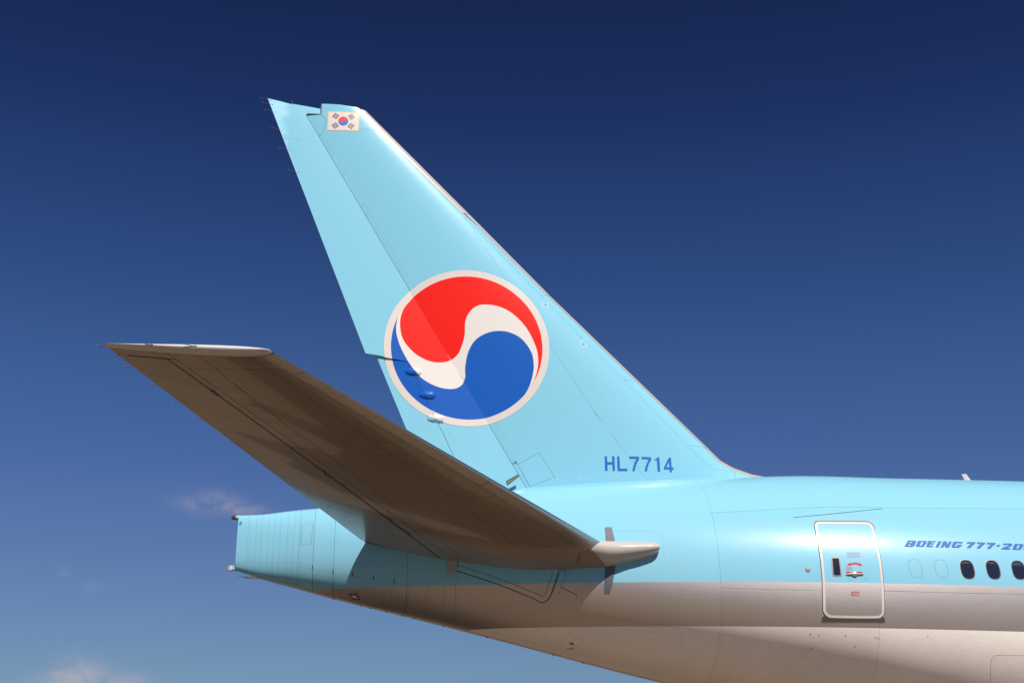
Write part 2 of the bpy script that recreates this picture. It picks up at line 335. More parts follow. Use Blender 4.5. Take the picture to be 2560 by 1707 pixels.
def area(p): return .5 * sum(p[i][0] * p[(i + 1) % len(p)][1] - p[(i + 1) % len(p)][0] * p[i][1] for i in range(len(p)))
def inset(poly, d):
    p = [tuple(q) for q in poly]; out = []
    sg = 1 if area(p) > 0 else -1; n = len(p)
    for i in range(n):
        a, b, c = p[i - 1], p[i], p[(i + 1) % n]
        e1 = (b[0] - a[0], b[1] - a[1]); e2 = (c[0] - b[0], c[1] - b[1])
        l1 = hypot(*e1) or 1e-9; l2 = hypot(*e2) or 1e-9
        n1 = (-e1[1] / l1 * sg, e1[0] / l1 * sg); n2 = (-e2[1] / l2 * sg, e2[0] / l2 * sg)
        k = 1 + n1[0] * n2[0] + n1[1] * n2[1]; k = max(k, .35)
        out.append((b[0] + (n1[0] + n2[0]) * d / k, b[1] + (n1[1] + n2[1]) * d / k))
    return out
def densify(p, step):
    o = []
    for i in range(len(p)):
        a, b = p[i], p[(i + 1) % len(p)]; n = max(1, int(ceil(hypot(b[0] - a[0], b[1] - a[1]) / step)))
        for j in range(n): o.append((a[0] + (b[0] - a[0]) * j / n, a[1] + (b[1] - a[1]) * j / n))
    return o
def smooth_line(p, n=4, closed=False):
    o = []; m = len(p); rng = range(m if closed else m - 1)
    g = (lambda i: p[i % m]) if closed else (lambda i: p[max(0, min(m - 1, i))])
    for i in rng:
        p0, p1, p2, p3 = g(i - 1), g(i), g(i + 1), g(i + 2)
        for j in range(n):
            t = j / n
            o.append(tuple(.5 * ((2 * p1[k]) + (-p0[k] + p2[k]) * t + (2 * p0[k] - 5 * p1[k] + 4 * p2[k] - p3[k]) * t * t + (-p0[k] + 3 * p1[k] - 3 * p2[k] + p3[k]) * t ** 3) for k in (0, 1)))
    if not closed: o.append(p[-1])
    return o
def cdt(polys, pts, step):
    """triangulate the hull of the polygons' edges plus free points; returns verts, tris (numpy)"""
    V = []; E = []
    for p in polys:
        q = densify(p, step); s = len(V); V += q; E += [(s + i, s + (i + 1) % len(q)) for i in range(len(q))]
    bb = np.array(V); lo, hi = bb.min(0), bb.max(0)
    V += [p for p in pts if lo[0] < p[0] < hi[0] and lo[1] < p[1] < hi[1]]
    r = delaunay_2d_cdt([Vector(v) for v in V], E, [], 0, 1e-5)
    return np.array([(v.x, v.y) for v in r[0]]), [tuple(f) for f in r[2]]
def emit(name, surf, verts, tris, mat, parent, off=0., skirt=0., skirt_mat=None, **props):
    used = sorted({i for t in tris for i in t}); idx = {u: k for k, u in enumerate(used)}
    V, N = [], []
    for u in used:
        p, n = surf.get(*verts[u]); V.append(p + n * off); N.append(n)
    Fc = []
    for t in tris:
        f = [idx[i] for i in t]
        a, b, c = V[f[0]], V[f[1]], V[f[2]]
        if np.dot(np.cross(b - a, c - a), N[f[0]]) < 0: f.reverse()
        Fc.append(f)
    mi = [0] * len(Fc)
    if skirt:
        cnt = {}
        for f in Fc:
            for i in range(3):
                e = (f[i], f[(i + 1) % 3]); k = (min(e), max(e)); cnt.setdefault(k, []).append(e)
        base = len(V)
        for k, es in cnt.items():
            if len(es) != 1: continue
            a, b = es[0]; na, nb = N[a], N[b]; s = len(V)
            w = np.cross(V[b] - V[a], na); w = w / (np.linalg.norm(w) + 1e-12)
            V += [V[a], V[b], V[b] - nb * skirt, V[a] - na * skirt]; N += [w] * 4
            Fc.append([s + 1, s, s + 3, s + 2]); mi.append(1 if skirt_mat else 0)
    mats = [mat, skirt_mat] if (skirt and skirt_mat) else mat
    return mesh_obj(name, V, Fc, mats, parent, N, mi=mi if skirt_mat and skirt else None, **props)
def panel(name, surf, outer, mat, parent, pts, holes=(), gap=.005, off=0., skirt=.018, step=.12, skirt_mat=None, **props):
    o = inset(outer, gap / 2)
    pa = np.array(pts) if len(pts) else np.zeros((0, 2))
    if len(pa):
        pa = pa[pip(pa, inset(outer, .02) if abs(area(outer)) > .02 else o)]
        for h in holes:
            if len(pa): pa = pa[~pip(pa, inset(h, -.02))]
    v, t = cdt([o] + list(holes), [tuple(p) for p in pa], step)
    cen = np.array([v[list(f)].mean(0) for f in t]); k = pip(cen, o)
    for h in holes: k &= ~pip(cen, h)
    t = [f for f, q in zip(t, k) if q]
    return emit(name, surf, v, t, mat, parent, off, skirt, skirt_mat, **props)
def decal(name, surf, polys, mat, parent, off=.003, step=.06, grid=.06, **props):
    """flat paint: polys[0] outer, the rest holes"""
    b = np.array(polys[0]); lo, hi = b.min(0), b.max(0)
    pts = [(x, y) for x in np.arange(lo[0], hi[0], grid) for y in np.arange(lo[1], hi[1], grid)] if max(hi - lo) > grid * 1.5 else []
    return panel(name, surf, polys[0], mat, parent, pts, polys[1:], 0., off, 0, step, **props)
def ring(p, w):
    return [inset(p, 0), inset(p, w)]
def strip_line(name, surf, line, w, mat, parent, off=.0015, **props):
    l = []
    for i in range(len(line) - 1):
        a, b = line[i], line[i + 1]; n = max(1, int(hypot(b[0] - a[0], b[1] - a[1]) / .1))
        l += [(a[0] + (b[0] - a[0]) * j / n, a[1] + (b[1] - a[1]) * j / n) for j in range(n)]
    l.append(line[-1]); V, N, Fc = [], [], []
    for i, q in enumerate(l):
        a, b = l[max(0, i - 1)], l[min(len(l) - 1, i + 1)]; dx, dy = b[0] - a[0], b[1] - a[1]; L = hypot(dx, dy)
        for s in (-1, 1):
            p, n = surf.get(q[0] - dy / L * w / 2 * s, q[1] + dx / L * w / 2 * s); V.append(p + n * off); N.append(n)
        if i:
            k = 2 * i; f = [k - 2, k - 1, k + 1, k]
            if np.dot(np.cross(V[f[1]] - V[f[0]], V[f[2]] - V[f[0]]), N[k]) < 0: f.reverse()
            Fc.append(f)
    return mesh_obj(name, V, Fc, mat, parent, N, **props)
def dots(name, surf, lines, mat, parent, pitch=.06, r=.007, off=.0015, label=None):
    V, Fc = [], []
    for line in lines:
        for i in range(len(line) - 1):
            a, b = line[i], line[i + 1]; n = max(1, int(hypot(b[0] - a[0], b[1] - a[1]) / pitch))
            for j in range(n):
                u, v = a[0] + (b[0] - a[0]) * j / n, a[1] + (b[1] - a[1]) * j / n
                p, nn = surf.get(u, v); t = np.cross(nn, (0.3, .2, 1)); t /= np.linalg.norm(t); q = np.cross(nn, t); s = len(V)
                for k in range(6):
                    V.append(p + nn * off + (t * cos(k * pi / 3) + q * sin(k * pi / 3)) * r)
                Fc.append([s + k for k in range(6)])
    return mesh_obj(name, V, Fc, mat, parent, smooth=False, kind='stuff')
def grid_obj(name, rows, mat, parent, closed=False, smooth=True, caps=False, **props):
    V = [p for r in rows for p in r]; m = len(rows[0]); Fc = []
    for i in range(len(rows) - 1):
        for j in range(m if closed else m - 1):
            a, b = i * m + j, i * m + (j + 1) % m; Fc.append([a, b, b + m, a + m])
    if caps: Fc.append(list(range(m))[::-1]); Fc.append([(len(rows) - 1) * m + j for j in range(m)])
    o = mesh_obj(name, V, Fc, mat, parent, smooth=smooth, **props)
    bm = bmesh.new(); bm.from_mesh(o.data); bmesh.ops.remove_doubles(bm, verts=bm.verts, dist=1e-5); bmesh.ops.recalc_face_normals(bm, faces=bm.faces); bm.to_mesh(o.data); bm.free()
    if smooth: o.data.set_sharp_from_angle(angle=radians(40))
    return o
def rod(name, a, b, r0, r1, mat, parent, seg=8, **props):
    a, b = Vector(a), Vector(b); d = (b - a).normalized(); t = d.orthogonal().normalized(); q = d.cross(t)
    rows = [[tuple(c + (t * cos(k * 2 * pi / seg) + q * sin(k * 2 * pi / seg)) * r) for k in range(seg)] for c, r in ((a, r0), (b, r1))]
    return grid_obj(name, rows, mat, parent, closed=True, caps=True, **props)
def revolve(name, prof, origin, axis, mat, parent, seg=24, **props):
    """prof: (distance along axis, radius)"""
    d = Vector(axis).normalized(); t = d.orthogonal().normalized(); q = d.cross(t); o = Vector(origin)
    rows = [[tuple(o + d * h + (t * cos(k * 2 * pi / seg) + q * sin(k * 2 * pi / seg)) * max(r, 1e-4)) for k in range(seg)] for h, r in prof]
    return grid_obj(name, rows, mat, parent, closed=True, caps=True, **props)
def box(name, cx, cy, cz, sx, sy, sz, mat, parent, bevel=.01, **props):
    bm = bmesh.new(); bmesh.ops.create_cube(bm, size=1)
    for v in bm.verts: v.co = (cx + v.co.x * sx, cy + v.co.y * sy, cz + v.co.z * sz)
    bmesh.ops.bevel(bm, geom=bm.edges[:], offset=bevel, segments=2, affect='EDGES')
    me = bpy.data.meshes.new(name); bm.to_mesh(me); bm.free()
    return link(name, me, mat, parent, **props)
def text_on(name, s, surf, box2, mat, parent, off=.004, skew=0.):
    """lettering fitted into box2=(x0,z0,x1,z1) on a surface"""
    cu = bpy.data.curves.new('letters', 'FONT'); cu.body = s; cu.resolution_u = 3; cu.offset = .004
    t = bpy.data.objects.new('letters_tmp', cu); C.objects.link(t)
    bpy.context.view_layer.update(); dg = bpy.context.evaluated_depsgraph_get(); me = t.evaluated_get(dg).to_mesh()
    P = np.array([(v.co.x, v.co.y) for v in me.vertices]); Fc = [tuple(p.vertices) for p in me.polygons]
    t.evaluated_get(dg).to_mesh_clear(); bpy.data.objects.remove(t); bpy.data.curves.remove(cu)
    lo, hi = P.min(0), P.max(0); q = (P - lo) / (hi - lo)
    V = []; N = []
    for a, b in q:
        p, n = surf.get(box2[0] + (box2[2] - box2[0]) * a + skew * b, box2[1] + (box2[3] - box2[1]) * b); V.append(p + n * off); N.append(n)
    FF = []
    for f in Fc:
        f = list(f)
        if np.dot(np.cross(V[f[1]] - V[f[0]], V[f[2]] - V[f[0]]), N[f[0]]) < 0: f.reverse()
        FF.append(f)
    return mesh_obj(name, V, FF, mat, parent, smooth=False)

# ------------------------------------------------------------------ ground (below the frame, lights the belly)
def ground():
    V = []; n = 24; R = [0, 30, 80, 200, 600, 2000, 6000, 15000]
    rows = [[(r * cos(k * 2 * pi / 48), r * sin(k * 2 * pi / 48), 0) for k in range(48)] for r in R]
    m = new_mat('apron_concrete', (.2, .15, .11), .85); t = NT(m)
    a = t.noise(.05, (1, 1, 1), 6); b = t.noise(3, (1, 1, 1), 8)
    c = t.mix(a, (.150, .106, .066), (.196, .143, .092)); c = t.mix(t.math('MULTIPLY', b, .35), c, (.08, .056, .037))
    tc = t.new('ShaderNodeTexCoord'); ln = t.new('ShaderNodeVectorMath', operation='LENGTH'); t.l.new(tc.outputs['Object'], ln.inputs[0])
    far = t.math('MULTIPLY', t.math('SUBTRACT', ln.outputs['Value'], 20), .12, clamp=True)  # unseen outer ground darkened to weaken bounce on the body sides
    c = t.mix(far, c, t.mix(a, (.035, .032, .022), (.055, .045, .030)))
    t.l.new(c, t.b.inputs['Base Color'])
    o = grid_obj('ground', rows, m, None, closed=True, smooth=False, kind='structure')
ground()

# ------------------------------------------------------------------ the airliner
plane = bpy.data.objects.new('airliner', None); C.objects.link(plane)
plane.empty_display_size = 2
plane['label'] = 'sky blue and white jet airliner tail with red and blue swirl emblem on its fin'
plane['category'] = 'airliner'

# --- fuselage surface (x forward, y port, z up)
F_SC = 2.5
S_fus = Surf(lambda x, a: fp(x, a / F_SC))
_p, _n = S_fus.get(8, 1.5 * F_SC)
if _n[1] > 0: S_fus.sign = -1; S_fus.c.clear()
def side_y(x, z):
    zt, zb, zm, w, n = sec(x); h = (zt - zm) if z > zm else (zm - zb)
    return w * max(0., 1 - min(1., abs((z - zm) / h)) ** n) ** (1 / n)
def xz2a(x, z):
    zt, zb, zm, w, n = sec(x); h = (zt - zm) if z > zm else (zm - zb); r = min(1., abs((z - zm) / h))
    c = copysign(r ** (n / 2), z - zm)
    return acos(max(-1, min(1, c))) * F_SC
A = lambda pl: [(x, xz2a(x, z)) for x, z in pl]
S_side = Surf(lambda x, z: (x, -side_y(x, z), z))
_p, _n = S_side.get(8, 6.2)
if _n[1] > 0: S_side.sign = -1; S_side.c.clear()

# core body: port side painted, starboard side is the dark structure behind the skin panels
xs = list(np.arange(-6.05, -4, .15)) + list(np.arange(-4, 12, .4)) + [12, 16, 22, 30, 40, 45, 48, 50, 51.5, 52.5, 53]
V, Fc, MI = [], [], []
NTH = 96
for x in xs:
    k = 1. if x < 40 else sqrt(max(.0004, 1 - ((x - 40) / 13.02) ** 2))
    zc0 = 5.3
    for j in range(NTH):
        th = 2 * pi * j / NTH
        xx = min(x, 22.0); p, n = S_fus.get(xx, th * F_SC) if j not in (0,) else (np.array(fp(xx, 0)), np.array((0, 0, 1.)))
        q = np.array(p, float)
        if 0 <= th <= pi + 1e-6 and x < 23.9 and p[1] <= 0:
            q = q - n * .030
        q = np.array((x, q[1] * k, zc0 + (q[2] - zc0) * k)) if x > 22 else q
        V.append(q)
for i in range(len(xs) - 1):
    for j in range(NTH):
        a, b = i * NTH + j, i * NTH + (j + 1) % NTH
        Fc.append([a, b, b + NTH, a + NTH]); MI.append(1 if (j < NTH / 2 and xs[i] < 22) else 0)
Fc.append([j for j in range(NTH)][::-1]); MI.append(2)
fus = mesh_obj('fuselage', V, Fc, [m_fus, m_gapm, m_blue], plane, mi=MI)
fus.data.set_sharp_from_angle(angle=radians(35))

# windows, door
def sq(cx, cz, a, b, n=2.7, k=28, lean=-.04):
    o = []
    for i in range(k):
        t = 2 * pi * i / k; c, s = cos(t), sin(t)
        z = b * copysign(abs(s) ** (2 / n), s)
        o.append((cx + a * copysign(abs(c) ** (2 / n), c) + lean * z * .5, cz + z))
    return o
WX = [9.143 + .5425 * i for i in range(9)]
plugs = [8.061, 8.602]
win_out = [sq(x, 6.228, .142, .203) for x in WX]; plug_out = [sq(x, 6.24, .133, .195) for x in plugs]
door_out = smooth_line(DOOR, 2, True)
door_hole = [(x + (.012 if x > 6.7 else -.012), z + (.035 if z > 7.1 else (-.010 if z < 5.4 else 0))) for x, z in door_out]
holes_a = [densify(A(h), .05) for h in win_out + plug_out + [door_hole]]
gx = lambda x0, x1, st: list(np.arange(x0, x1, st))
def fpts(x0, x1, st=.16):
    return [(x + (j % 2) * st * .3, a) for x in gx(x0 + st / 2, x1, st) for j, a in enumerate(np.arange(.05, pi * F_SC, .16))]
def fpanel(poly, pts, holes=(), gap=.006, mat=None, name='skin_panel', par=None, **k):
    return panel(name, S_fus, poly, mat or m_fus, par or fus, pts, holes, gap, 0., .02, .14, m_gapm, **k)
crown = lambda x: float(np.interp(x, [4.07, 6.48, 10.8, 24], [.931, .8765, .858, .858])) * F_SC
lower = lambda x: float(np.interp(x, [4.07, 6.09, 7.35, 10.2, 24], [1.5664, 1.5342, 1.5218, 1.531, 1.531])) * F_SC
PI_A = pi * F_SC
pts = fpts(4.07, 22)
def between(f0, f1, x0, x1, n=12):
    X = [x0 + (x1 - x0) * i / n for i in range(n + 1)]
    return [(x, f0(x)) for x in X] + [(x, f1(x)) for x in reversed(X)]
Zr = lambda x: 0.; Bt = lambda x: PI_A
for a, b in ((4.07, 14.2), (14.2, 22)): fpanel(between(Zr, crown, a, b), pts, gap=.0035)
for a, b in ((4.07, 14.2), (14.2, 22)): fpanel(between(crown, lower, a, b), pts, holes_a, gap=.005)
belly_a = densify([(x, xz2a(x, z)) for x, z in [(9.55, 4.05), (9.51, 4.31), (9.52, 4.46), (9.60, 4.522), (10.9, 4.53), (11.0, 4.45), (11.0, 3.5), (9.75, 3.5)]], .1)
for a, b in ((4.07, 7.22), (7.22, 14.2), (14.2, 22)): fpanel(between(lower, Bt, a, b), pts, holes_a + [belly_a], gap=.003)
fpanel(belly_a, pts, gap=.012, name='access_panel')
pts = fpts(-4.68, 4.07, .14)
low57 = lambda x: xz2a(x, 5.72)
fpanel(between(Zr, low57, -1.30, 4.07), pts, gap=.0015)
for a, b in ((1.3, 4.07), (-1.30, 1.3)): fpanel(between(low57, Bt, a, b), pts, gap=.0015)
wed = lambda x: float(np.interp(x, [-4.68, -2.324], [2.079, 2.139])) * F_SC
acc_a = A(ACCP)
for a, b in ((-2.33, -1.30),): fpanel([(a, 0), (b, 0), (b, PI_A), (a, PI_A)], pts, gap=.008)
for a, b in ((-3.91, -2.33), (-4.36, -3.91), (-4.68, -4.36)):
    h = [densify(acc_a, .1)] if a < -4 else []
    fpanel(between(Zr, wed, a, b, 4), pts, h, gap=.006); fpanel(between(wed, Bt, a, b, 4), pts, gap=.009)
fpanel(densify(acc_a, .1), pts, gap=.010, name='access_panel')
rx = [-6.05, -5.812, -5.637, -5.505, -5.37, -5.24, -5.1, -4.945, -4.80, -4.68]
top_s = lambda x: xz2a(x, 7.415); bot_s = lambda x: xz2a(x, 6.585)
pts = [(x, a) for x in gx(-6.03, -4.6, .05) for a in np.arange(.05, PI_A, .10)]
for a, b in zip(rx, rx[1:]):
    for f0, f1 in ((Zr, top_s), (top_s, bot_s), (bot_s, Bt)): fpanel(between(f0, f1, a, b, 3), pts, gap=.0024)
for i, x in enumerate((-4.36, -3.915, -3.49, -3.04, -2.60)):
    z = 6.508 - (x + 4.68) * .1825
    strip_line('latch', S_side, [(x, z + .075), (x - .005, z - .01)], .022, m_gap, fus, .004)
for i in range(7):
    x = -3.75 + i * .37; strip_line('panel_joint', S_fus, [(x, xz2a(x, 6.05)), (x - .03, xz2a(x, 6.05) + 1.1)], .005, m_gap, fus, .0015)
strip_line('lap_joint', S_side, DIAG, .011, m_gap, fus, .003)
# stabilizer doubler, marking strip, seal plate
S_fd = S_side
strip_line('doubler_edge', S_side, [(1.9, 7.11), (2.72, 7.10), (2.90, 7.05), (2.97, 6.95), (2.97, 6.45)], .002, m_gapb, fus, .002)
for q in (STRIP[0],):
    decal('trim_scale_strip', S_side, [q], m_doubler, fus, .014, .05, .08)
m_plate = new_mat('pivot_plate_metal', (.36, .35, .38), .5, .2)
decal('pivot_plate', S_side, [[(-1.488, 6.62), (-1.30, 6.60), (-1.285, 6.246), (-1.473, 6.277)]], m_plate, fus, .036, .05, .08)
dots('fasteners', S_side, [[(-1.45 + .04 * i, 6.42), (-1.45 + .04 * i, 6.30)] for i in range(4)], m_gap, fus, .035, .010, .038)
dots('fasteners', S_side, [[(1.76, 6.31), (1.95, 6.31)], [(1.76, 6.02), (1.9, 6.02)]], m_gap, fus, .04, .009, .016)
seal = smooth_line(SEAL, 4)
top_line = [(x, z) for x, z in [(.806, 6.60), (-1.386, 6.75)]]
panel('seal_plate', S_side, seal + top_line, m_fus, fus, [(x, z) for x in gx(-1.4, .9, .12) for z in gx(5.7, 6.8, .1)], (), 0., .022, .02, .1, m_gap)
strip_line('seal_joint', S_side, inset(seal + top_line, .10)[1:-3], .010, m_gap, fus, .024)
strip_line('seal_edge', S_side, inset(seal + top_line, -.012)[1:-3], .024, m_gap, fus, .006)
panel('seal_flap', S_side, smooth_line(SEAL2[:3], 3) + smooth_line(SEAL2[3:], 3), m_fus, fus, [], (), 0., .03, .02, .1, m_gap)
strip_line('drain_groove', S_side, [(.85, 5.95), (1.0, 5.86), (1.17, 5.78), (1.18, 5.70)], .012, m_gap, fus, .004)
# small fittings on the body
def disc_on(name, surf, u, v, prof, mat, parent, **k):
    p, n = surf.get(u, v); return revolve(name, prof, p, n, mat, parent, 20, **k)
disc_on('static_port', S_side, 5.845, 6.208, [(-.002, .052), (.004, .052), (.006, .045), (.006, 0)], m_port, fus)
disc_on('outflow_ring', S_side, 1.188, 4.884, [(0, .062), (.006, .06), (.007, .05), (.002, .045), (.002, 0)], m_white, fus)
disc_on('outflow_valve', S_side, 1.188, 4.884, [(.003, .032), (.006, .03), (.006, 0)], m_gap, fus)
strip_line('outflow_lip', S_side, [(1.11, 4.80), (1.26, 4.80)], .010, m_gap, fus, .003)
l0 = densify(LAMP, .04); decal('lamp_recess', S_side, [inset(l0, -.02)], m_gap, fus, .004); decal('lamp_lens', S_side, [inset(l0, .008)], m_white, fus, .010)
for x, z in [(5.85, 4.93), (6.02, 4.91), (6.55, 4.89), (7.15, 4.86), (7.2, 4.84), (6.75, 4.70), (5.9, 4.66), (8.2, 4.88), (1.35, 4.98), (1.40, 4.90), (1.02, 4.98), (.98, 4.90), (1.36, 4.80), (3.3, 4.95), (3.32, 4.82), (1.1, 5.06), (1.02, 4.72), (1.38, 4.68)]:
    disc_on('drain_hole', S_side, x, z, [(.001, .011), (.003, .010), (.003, 0)], m_gap, fus)
dots('fasteners', S_fus, [[(4.0, xz2a(4, 7.5)), (4.0, xz2a(4, 5.2))], [(1.38, xz2a(1.3, 5.7)), (1.38, xz2a(1.3, 4.7))], [(1.22, xz2a(1.3, 5.3)), (1.22, xz2a(1.3, 4.6))], [(-1.24, xz2a(-1.2, 6.2)), (-1.24, xz2a(-1.2, 5.4))], [(4.13, xz2a(4.13, 5.7)), (4.13, xz2a(4.13, 4.3))], [(-4.62, xz2a(-4.62, 7.6)), (-4.62, xz2a(-4.62, 6.3))], [(-3.86, xz2a(-3.86, 7.6)), (-3.86, xz2a(-3.86, 6.2))], [(-3.97, xz2a(-3.97, 7.6)), (-3.97, xz2a(-3.97, 6.2))], [(-5.76, xz2a(-5.76, 7.4)), (-5.76, xz2a(-5.76, 6.6))]], m_gapb, fus, .07, .005)
# pale keel strip: ground-lit rim painted in as white, plus small drain stubs
kx = list(np.arange(-5.75, 4.0, .25))
rows = []
for x in kx:
    zb = sec(x)[1]; k = min(1, (x + 5.78) / .6); h = .035 * k
    rows.append([(x, yy * (.05 + .02 * k), zb + .05 - (h + .05) * (1 - yy * yy)) for yy in (-1, -.6, -.2, .2, .6, 1)])
grid_obj('keel_lit_rim', rows, m_white, fus)
for x in (-3.9, -3.3, -3.1, -2.75, -2.4, -2.15, -1.5, -.55, .9, 1.55):
    zb = sec(x)[1]; box('drain_stub', x, -.02, zb - .030, .045, .025, .02, m_gap, fus, .006)
# tail end: light fairings
revolve('light_fairing', [(-.5, .01), (-.35, .035), (-.15, .05), (.06, .052), (.06, 0)], (-6.03, 0, 7.632), (-1, 0, 0), m_blue, fus)
revolve('light_collar', [(.06, .054), (.09, .054)], (-6.03, 0, 7.632), (-1, 0, 0), m_steel, fus)
revolve('tail_light', [(.09, .052), (.13, .052), (.165, .042), (.185, .022), (.19, 0)], (-6.03, 0, 7.632), (-1, 0, 0), m_gls2, fus)
box('beacon_fairing', -6.04, 0, 6.52, .20, .10, .11, m_blue, fus, .02)
box('beacon_collar', -6.15, 0, 6.52, .05, .11, .12, m_white, fus, .015)
box('tail_beacon', -6.185, 0, 6.52, .04, .09, .11, m_orange, fus, .018)
for x, z in ((-5.99, 7.50),): box('hinge_lug', x, -sec(x)[3] - .004, z, .05, .02, .02, m_gap, fus, .004)
# blade antenna on the crown
def blade(name, x, z, h, c, sweep, mat, parent, y=0):
    rows = []
    for t, s in ((0, 1), (.5, .82), (1, .62)):
        cx = x - sweep * t; ch = c * s
        rows.append([(cx + ch * (.5 - q), y + sg * .018 * s * sin(pi * min(1, q * 1.0)) ** .6, z + h * t) for sg, qs in ((-1, (0, .25, .5, .75, 1)), (1, (.75, .5, .25))) for q in qs])
    return grid_obj(name, rows, mat, parent, closed=True, caps=True)
blade('blade_antenna', 10.80, sec(10.7)[0] - .02, .25, .19, .13, m_white, fus)

# titles
t_m = []
for g in TITLE:
    decal('title_letter', S_side, g, m_title, fus, .004, .05, .2)

# cabin windows
def window_obj(x, shape, i):
    fr = [shape, inset(shape, .019)]
    V, N, Fc = [], [], []; n = len(shape)
    inn = inset(shape, .015)
    prof = [(inset(shape, -.008), .002), (shape, .003), (inset(shape, .006), -.002), (inn, -.020)]
    for pl, off in prof:
        for u, v in pl:
            p, nn = S_side.get(u, v); V.append(p + nn * off)
    for r in range(3):
        for j in range(n):
            a, b = r * n + j, r * n + (j + 1) % n; Fc.append([a, b, b + n, a + n])
    f = mesh_obj('cabin_window', V, Fc, m_frame, plane, smooth=False)
    bm = bmesh.new(); bm.from_mesh(f.data); bmesh.ops.recalc_face_normals(bm, faces=bm.faces); bm.to_mesh(f.data); bm.free()
    decal('pane', S_side, [inset(shape, .012)], m_glass, f, -.017, .05, .2)
    decal('pane_glint', S_side, [[(u, v) for u, v in inset(shape, .024) if v > (6.355, 6.345, 6.32, 6.36, 6.30)[i % 5]]], m_glint, f, -.0155, .05, .3)  # lighter pane top: glint at the blind edge put into colour
for i, x in enumerate(WX): window_obj(x, win_out[i], i)
for x, sh in zip(plugs, plug_out):
    panel('window_plug', S_side, sh, m_fus, fus, [], (), .008, 0., .012, .05, m_gap)

# passenger door
dpts = [(x, z) for x in gx(6.1, 7.4, .1) for z in gx(5.25, 7.3, .08)]
inner = inset(door_out, .050)
door = panel('passenger_door', S_side, inner, m_fus, plane, dpts, [], 0., .012, .03, .08, m_gap)
panel('door_frame', S_side, door_out, m_white, door, dpts, [inner], 0., .014, .03, .06, m_recshade)
# raised brown strip: shade under the door's top recess put into colour
gl = smooth_line(DSHADE, 3)
strip_line('door_top_shade', S_side, [(x, z + .012) for x, z in gl], .034, m_recshade, door, .006)
decal('scuff_plate', S_side, [densify(SCUFF, .05)], m_scuff, fus, .010, .05, .08)
for x in (6.3, 6.33, 6.56, 6.8, 7.03, 7.06): disc_on('scuff_bolt', S_side, x, 5.175, [(.009, .012), (.014, .010), (.014, 0)], m_gap, fus)
dw = smooth_line(DWIN, 2, True)
decal('door_window_frame', S_side, [dw, inset(dw, .024)], m_frame, door, .018, .04, .2)
decal('door_window', S_side, [inset(dw, .022)], m_glass, door, .014, .04, .2)
decal('vent_flap', S_side, [smooth_line(FLAP, 2, True)], m_flap, door, .017, .05, .08)
strip_line('flap_joint', S_side, smooth_line(FLAP + FLAP[:1], 2), .007, m_doubler, door, .018)
decal('direction_arrow', S_side, [ARROW], m_signred, door, .015, .03, .1)
decal('red_bar', S_side, [BAR1], m_signred, door, .015); decal('red_bar', S_side, [BAR2], m_signred, door, .015)
def frame_rect(name, poly, w, mat): decal(name, S_side, [poly, inset(poly, w)], mat, door, .015, .04, .3)
frame_rect('placard_border', PLAC, .008, m_signpur); frame_rect('open_border', OPEN, .006, m_signpur); frame_rect('exit_border', EXIT, .009, m_signred)
text_on('open_lettering', 'OPEN', S_side, (6.630, 6.213, 6.735, 6.248), m_signpur, door, .015)
text_on('exit_lettering', 'EXIT', S_side, (6.690, 5.686, 6.815, 5.738), m_signred, door, .015)
rr = random.Random(3)
for k in range(4):
    z = 6.552 - k * .018; x0 = 6.70 + rr.random() * .03; x1 = 6.93 + rr.random() * .015
    xx = x0
    while xx < x1:
        w = .012 + rr.random() * .03; strip_line('placard_line', S_side, [(xx, z), (min(x1, xx + w), z)], .0055, m_signpur, door, .0152); xx += w + .010
hp, hn = S_side.get(6.783, 6.105)
hub = revolve('door_handle', [(.01, .066), (.03, .062), (.042, .045), (.045, 0)], hp, hn, m_steel, door)
rows = []
for u, r in ((6.592, .004), (6.62, .012), (6.70, .020), (6.783, .024), (6.87, .020), (6.945, .012), (6.972, .004)):
    p, n = S_side.get(u, 6.103 + (0 if u < 6.783 else .000))
    rows.append([tuple(p + n * (.034 + r * .6 * sin(t)) + np.array((0, 0, 1)) * r * cos(t)) for t in [k * pi / 4 for k in range(8)]])
grid_obj('handle_grip', rows, m_steel, hub, closed=True, caps=True)
for bx in (6.63, 6.97):
    dots('fasteners', S_side, [[(bx + .025 * (i % 4), 6.05 - .03 * j), (bx + .025 * (i % 4) + .001, 6.05 - .03 * j)] for i in range(4) for j in range(3)], m_gapb, door, .03, .005, .0155)

# ------------------------------------------------------------------ vertical fin
DEF, TDEF = .155, -.08
def bump_h(x, z):
    h = 0.
    for bx, bz in BUMPS:
        dx, dz = x - bx, z - bz
        # axis slightly tilted, blunt nose forward, tapering tail
        L = .13 if dx > 0 else .26; r = abs(dx / L) ** 2.6 + (dz / .095) ** 2
        if r < 1: h = max(h, .052 * sqrt(1 - r) ** (1.0 if dx > 0 else 1.5))
    return h
def tab_x(z):
    return float(np.interp(z, [8.3, 9.291, 9.598, 9.897, 10.577, 11.132, 11.295], [-.98, -1.461, -1.594, -1.772, -2.043, -2.322, -2.456]))
BUMPS = [(-2.237, 11.036), (-1.903, 10.482), (-1.709, 9.925)]
S_fin = Surf(lambda x, z: (x, -fin_T(x, z), z))
def rud(x, z): return (x, -fin_T(x, z) - bump_h(x, z) - (hinge_x(z) - x) * DEF, z)
def tab(x, z): return (x, -fin_T(x, z) - bump_h(x, z) - (hinge_x(z) - x) * DEF - (tab_x(z) - x) * TDEF + .004, z)
S_rud, S_tab = Surf(rud), Surf(tab)
for s in (S_fin, S_rud, S_tab):
    _p, _n = s.get(-1.5, 10.0)
    if _n[1] > 0: s.sign = -1; s.c.clear()
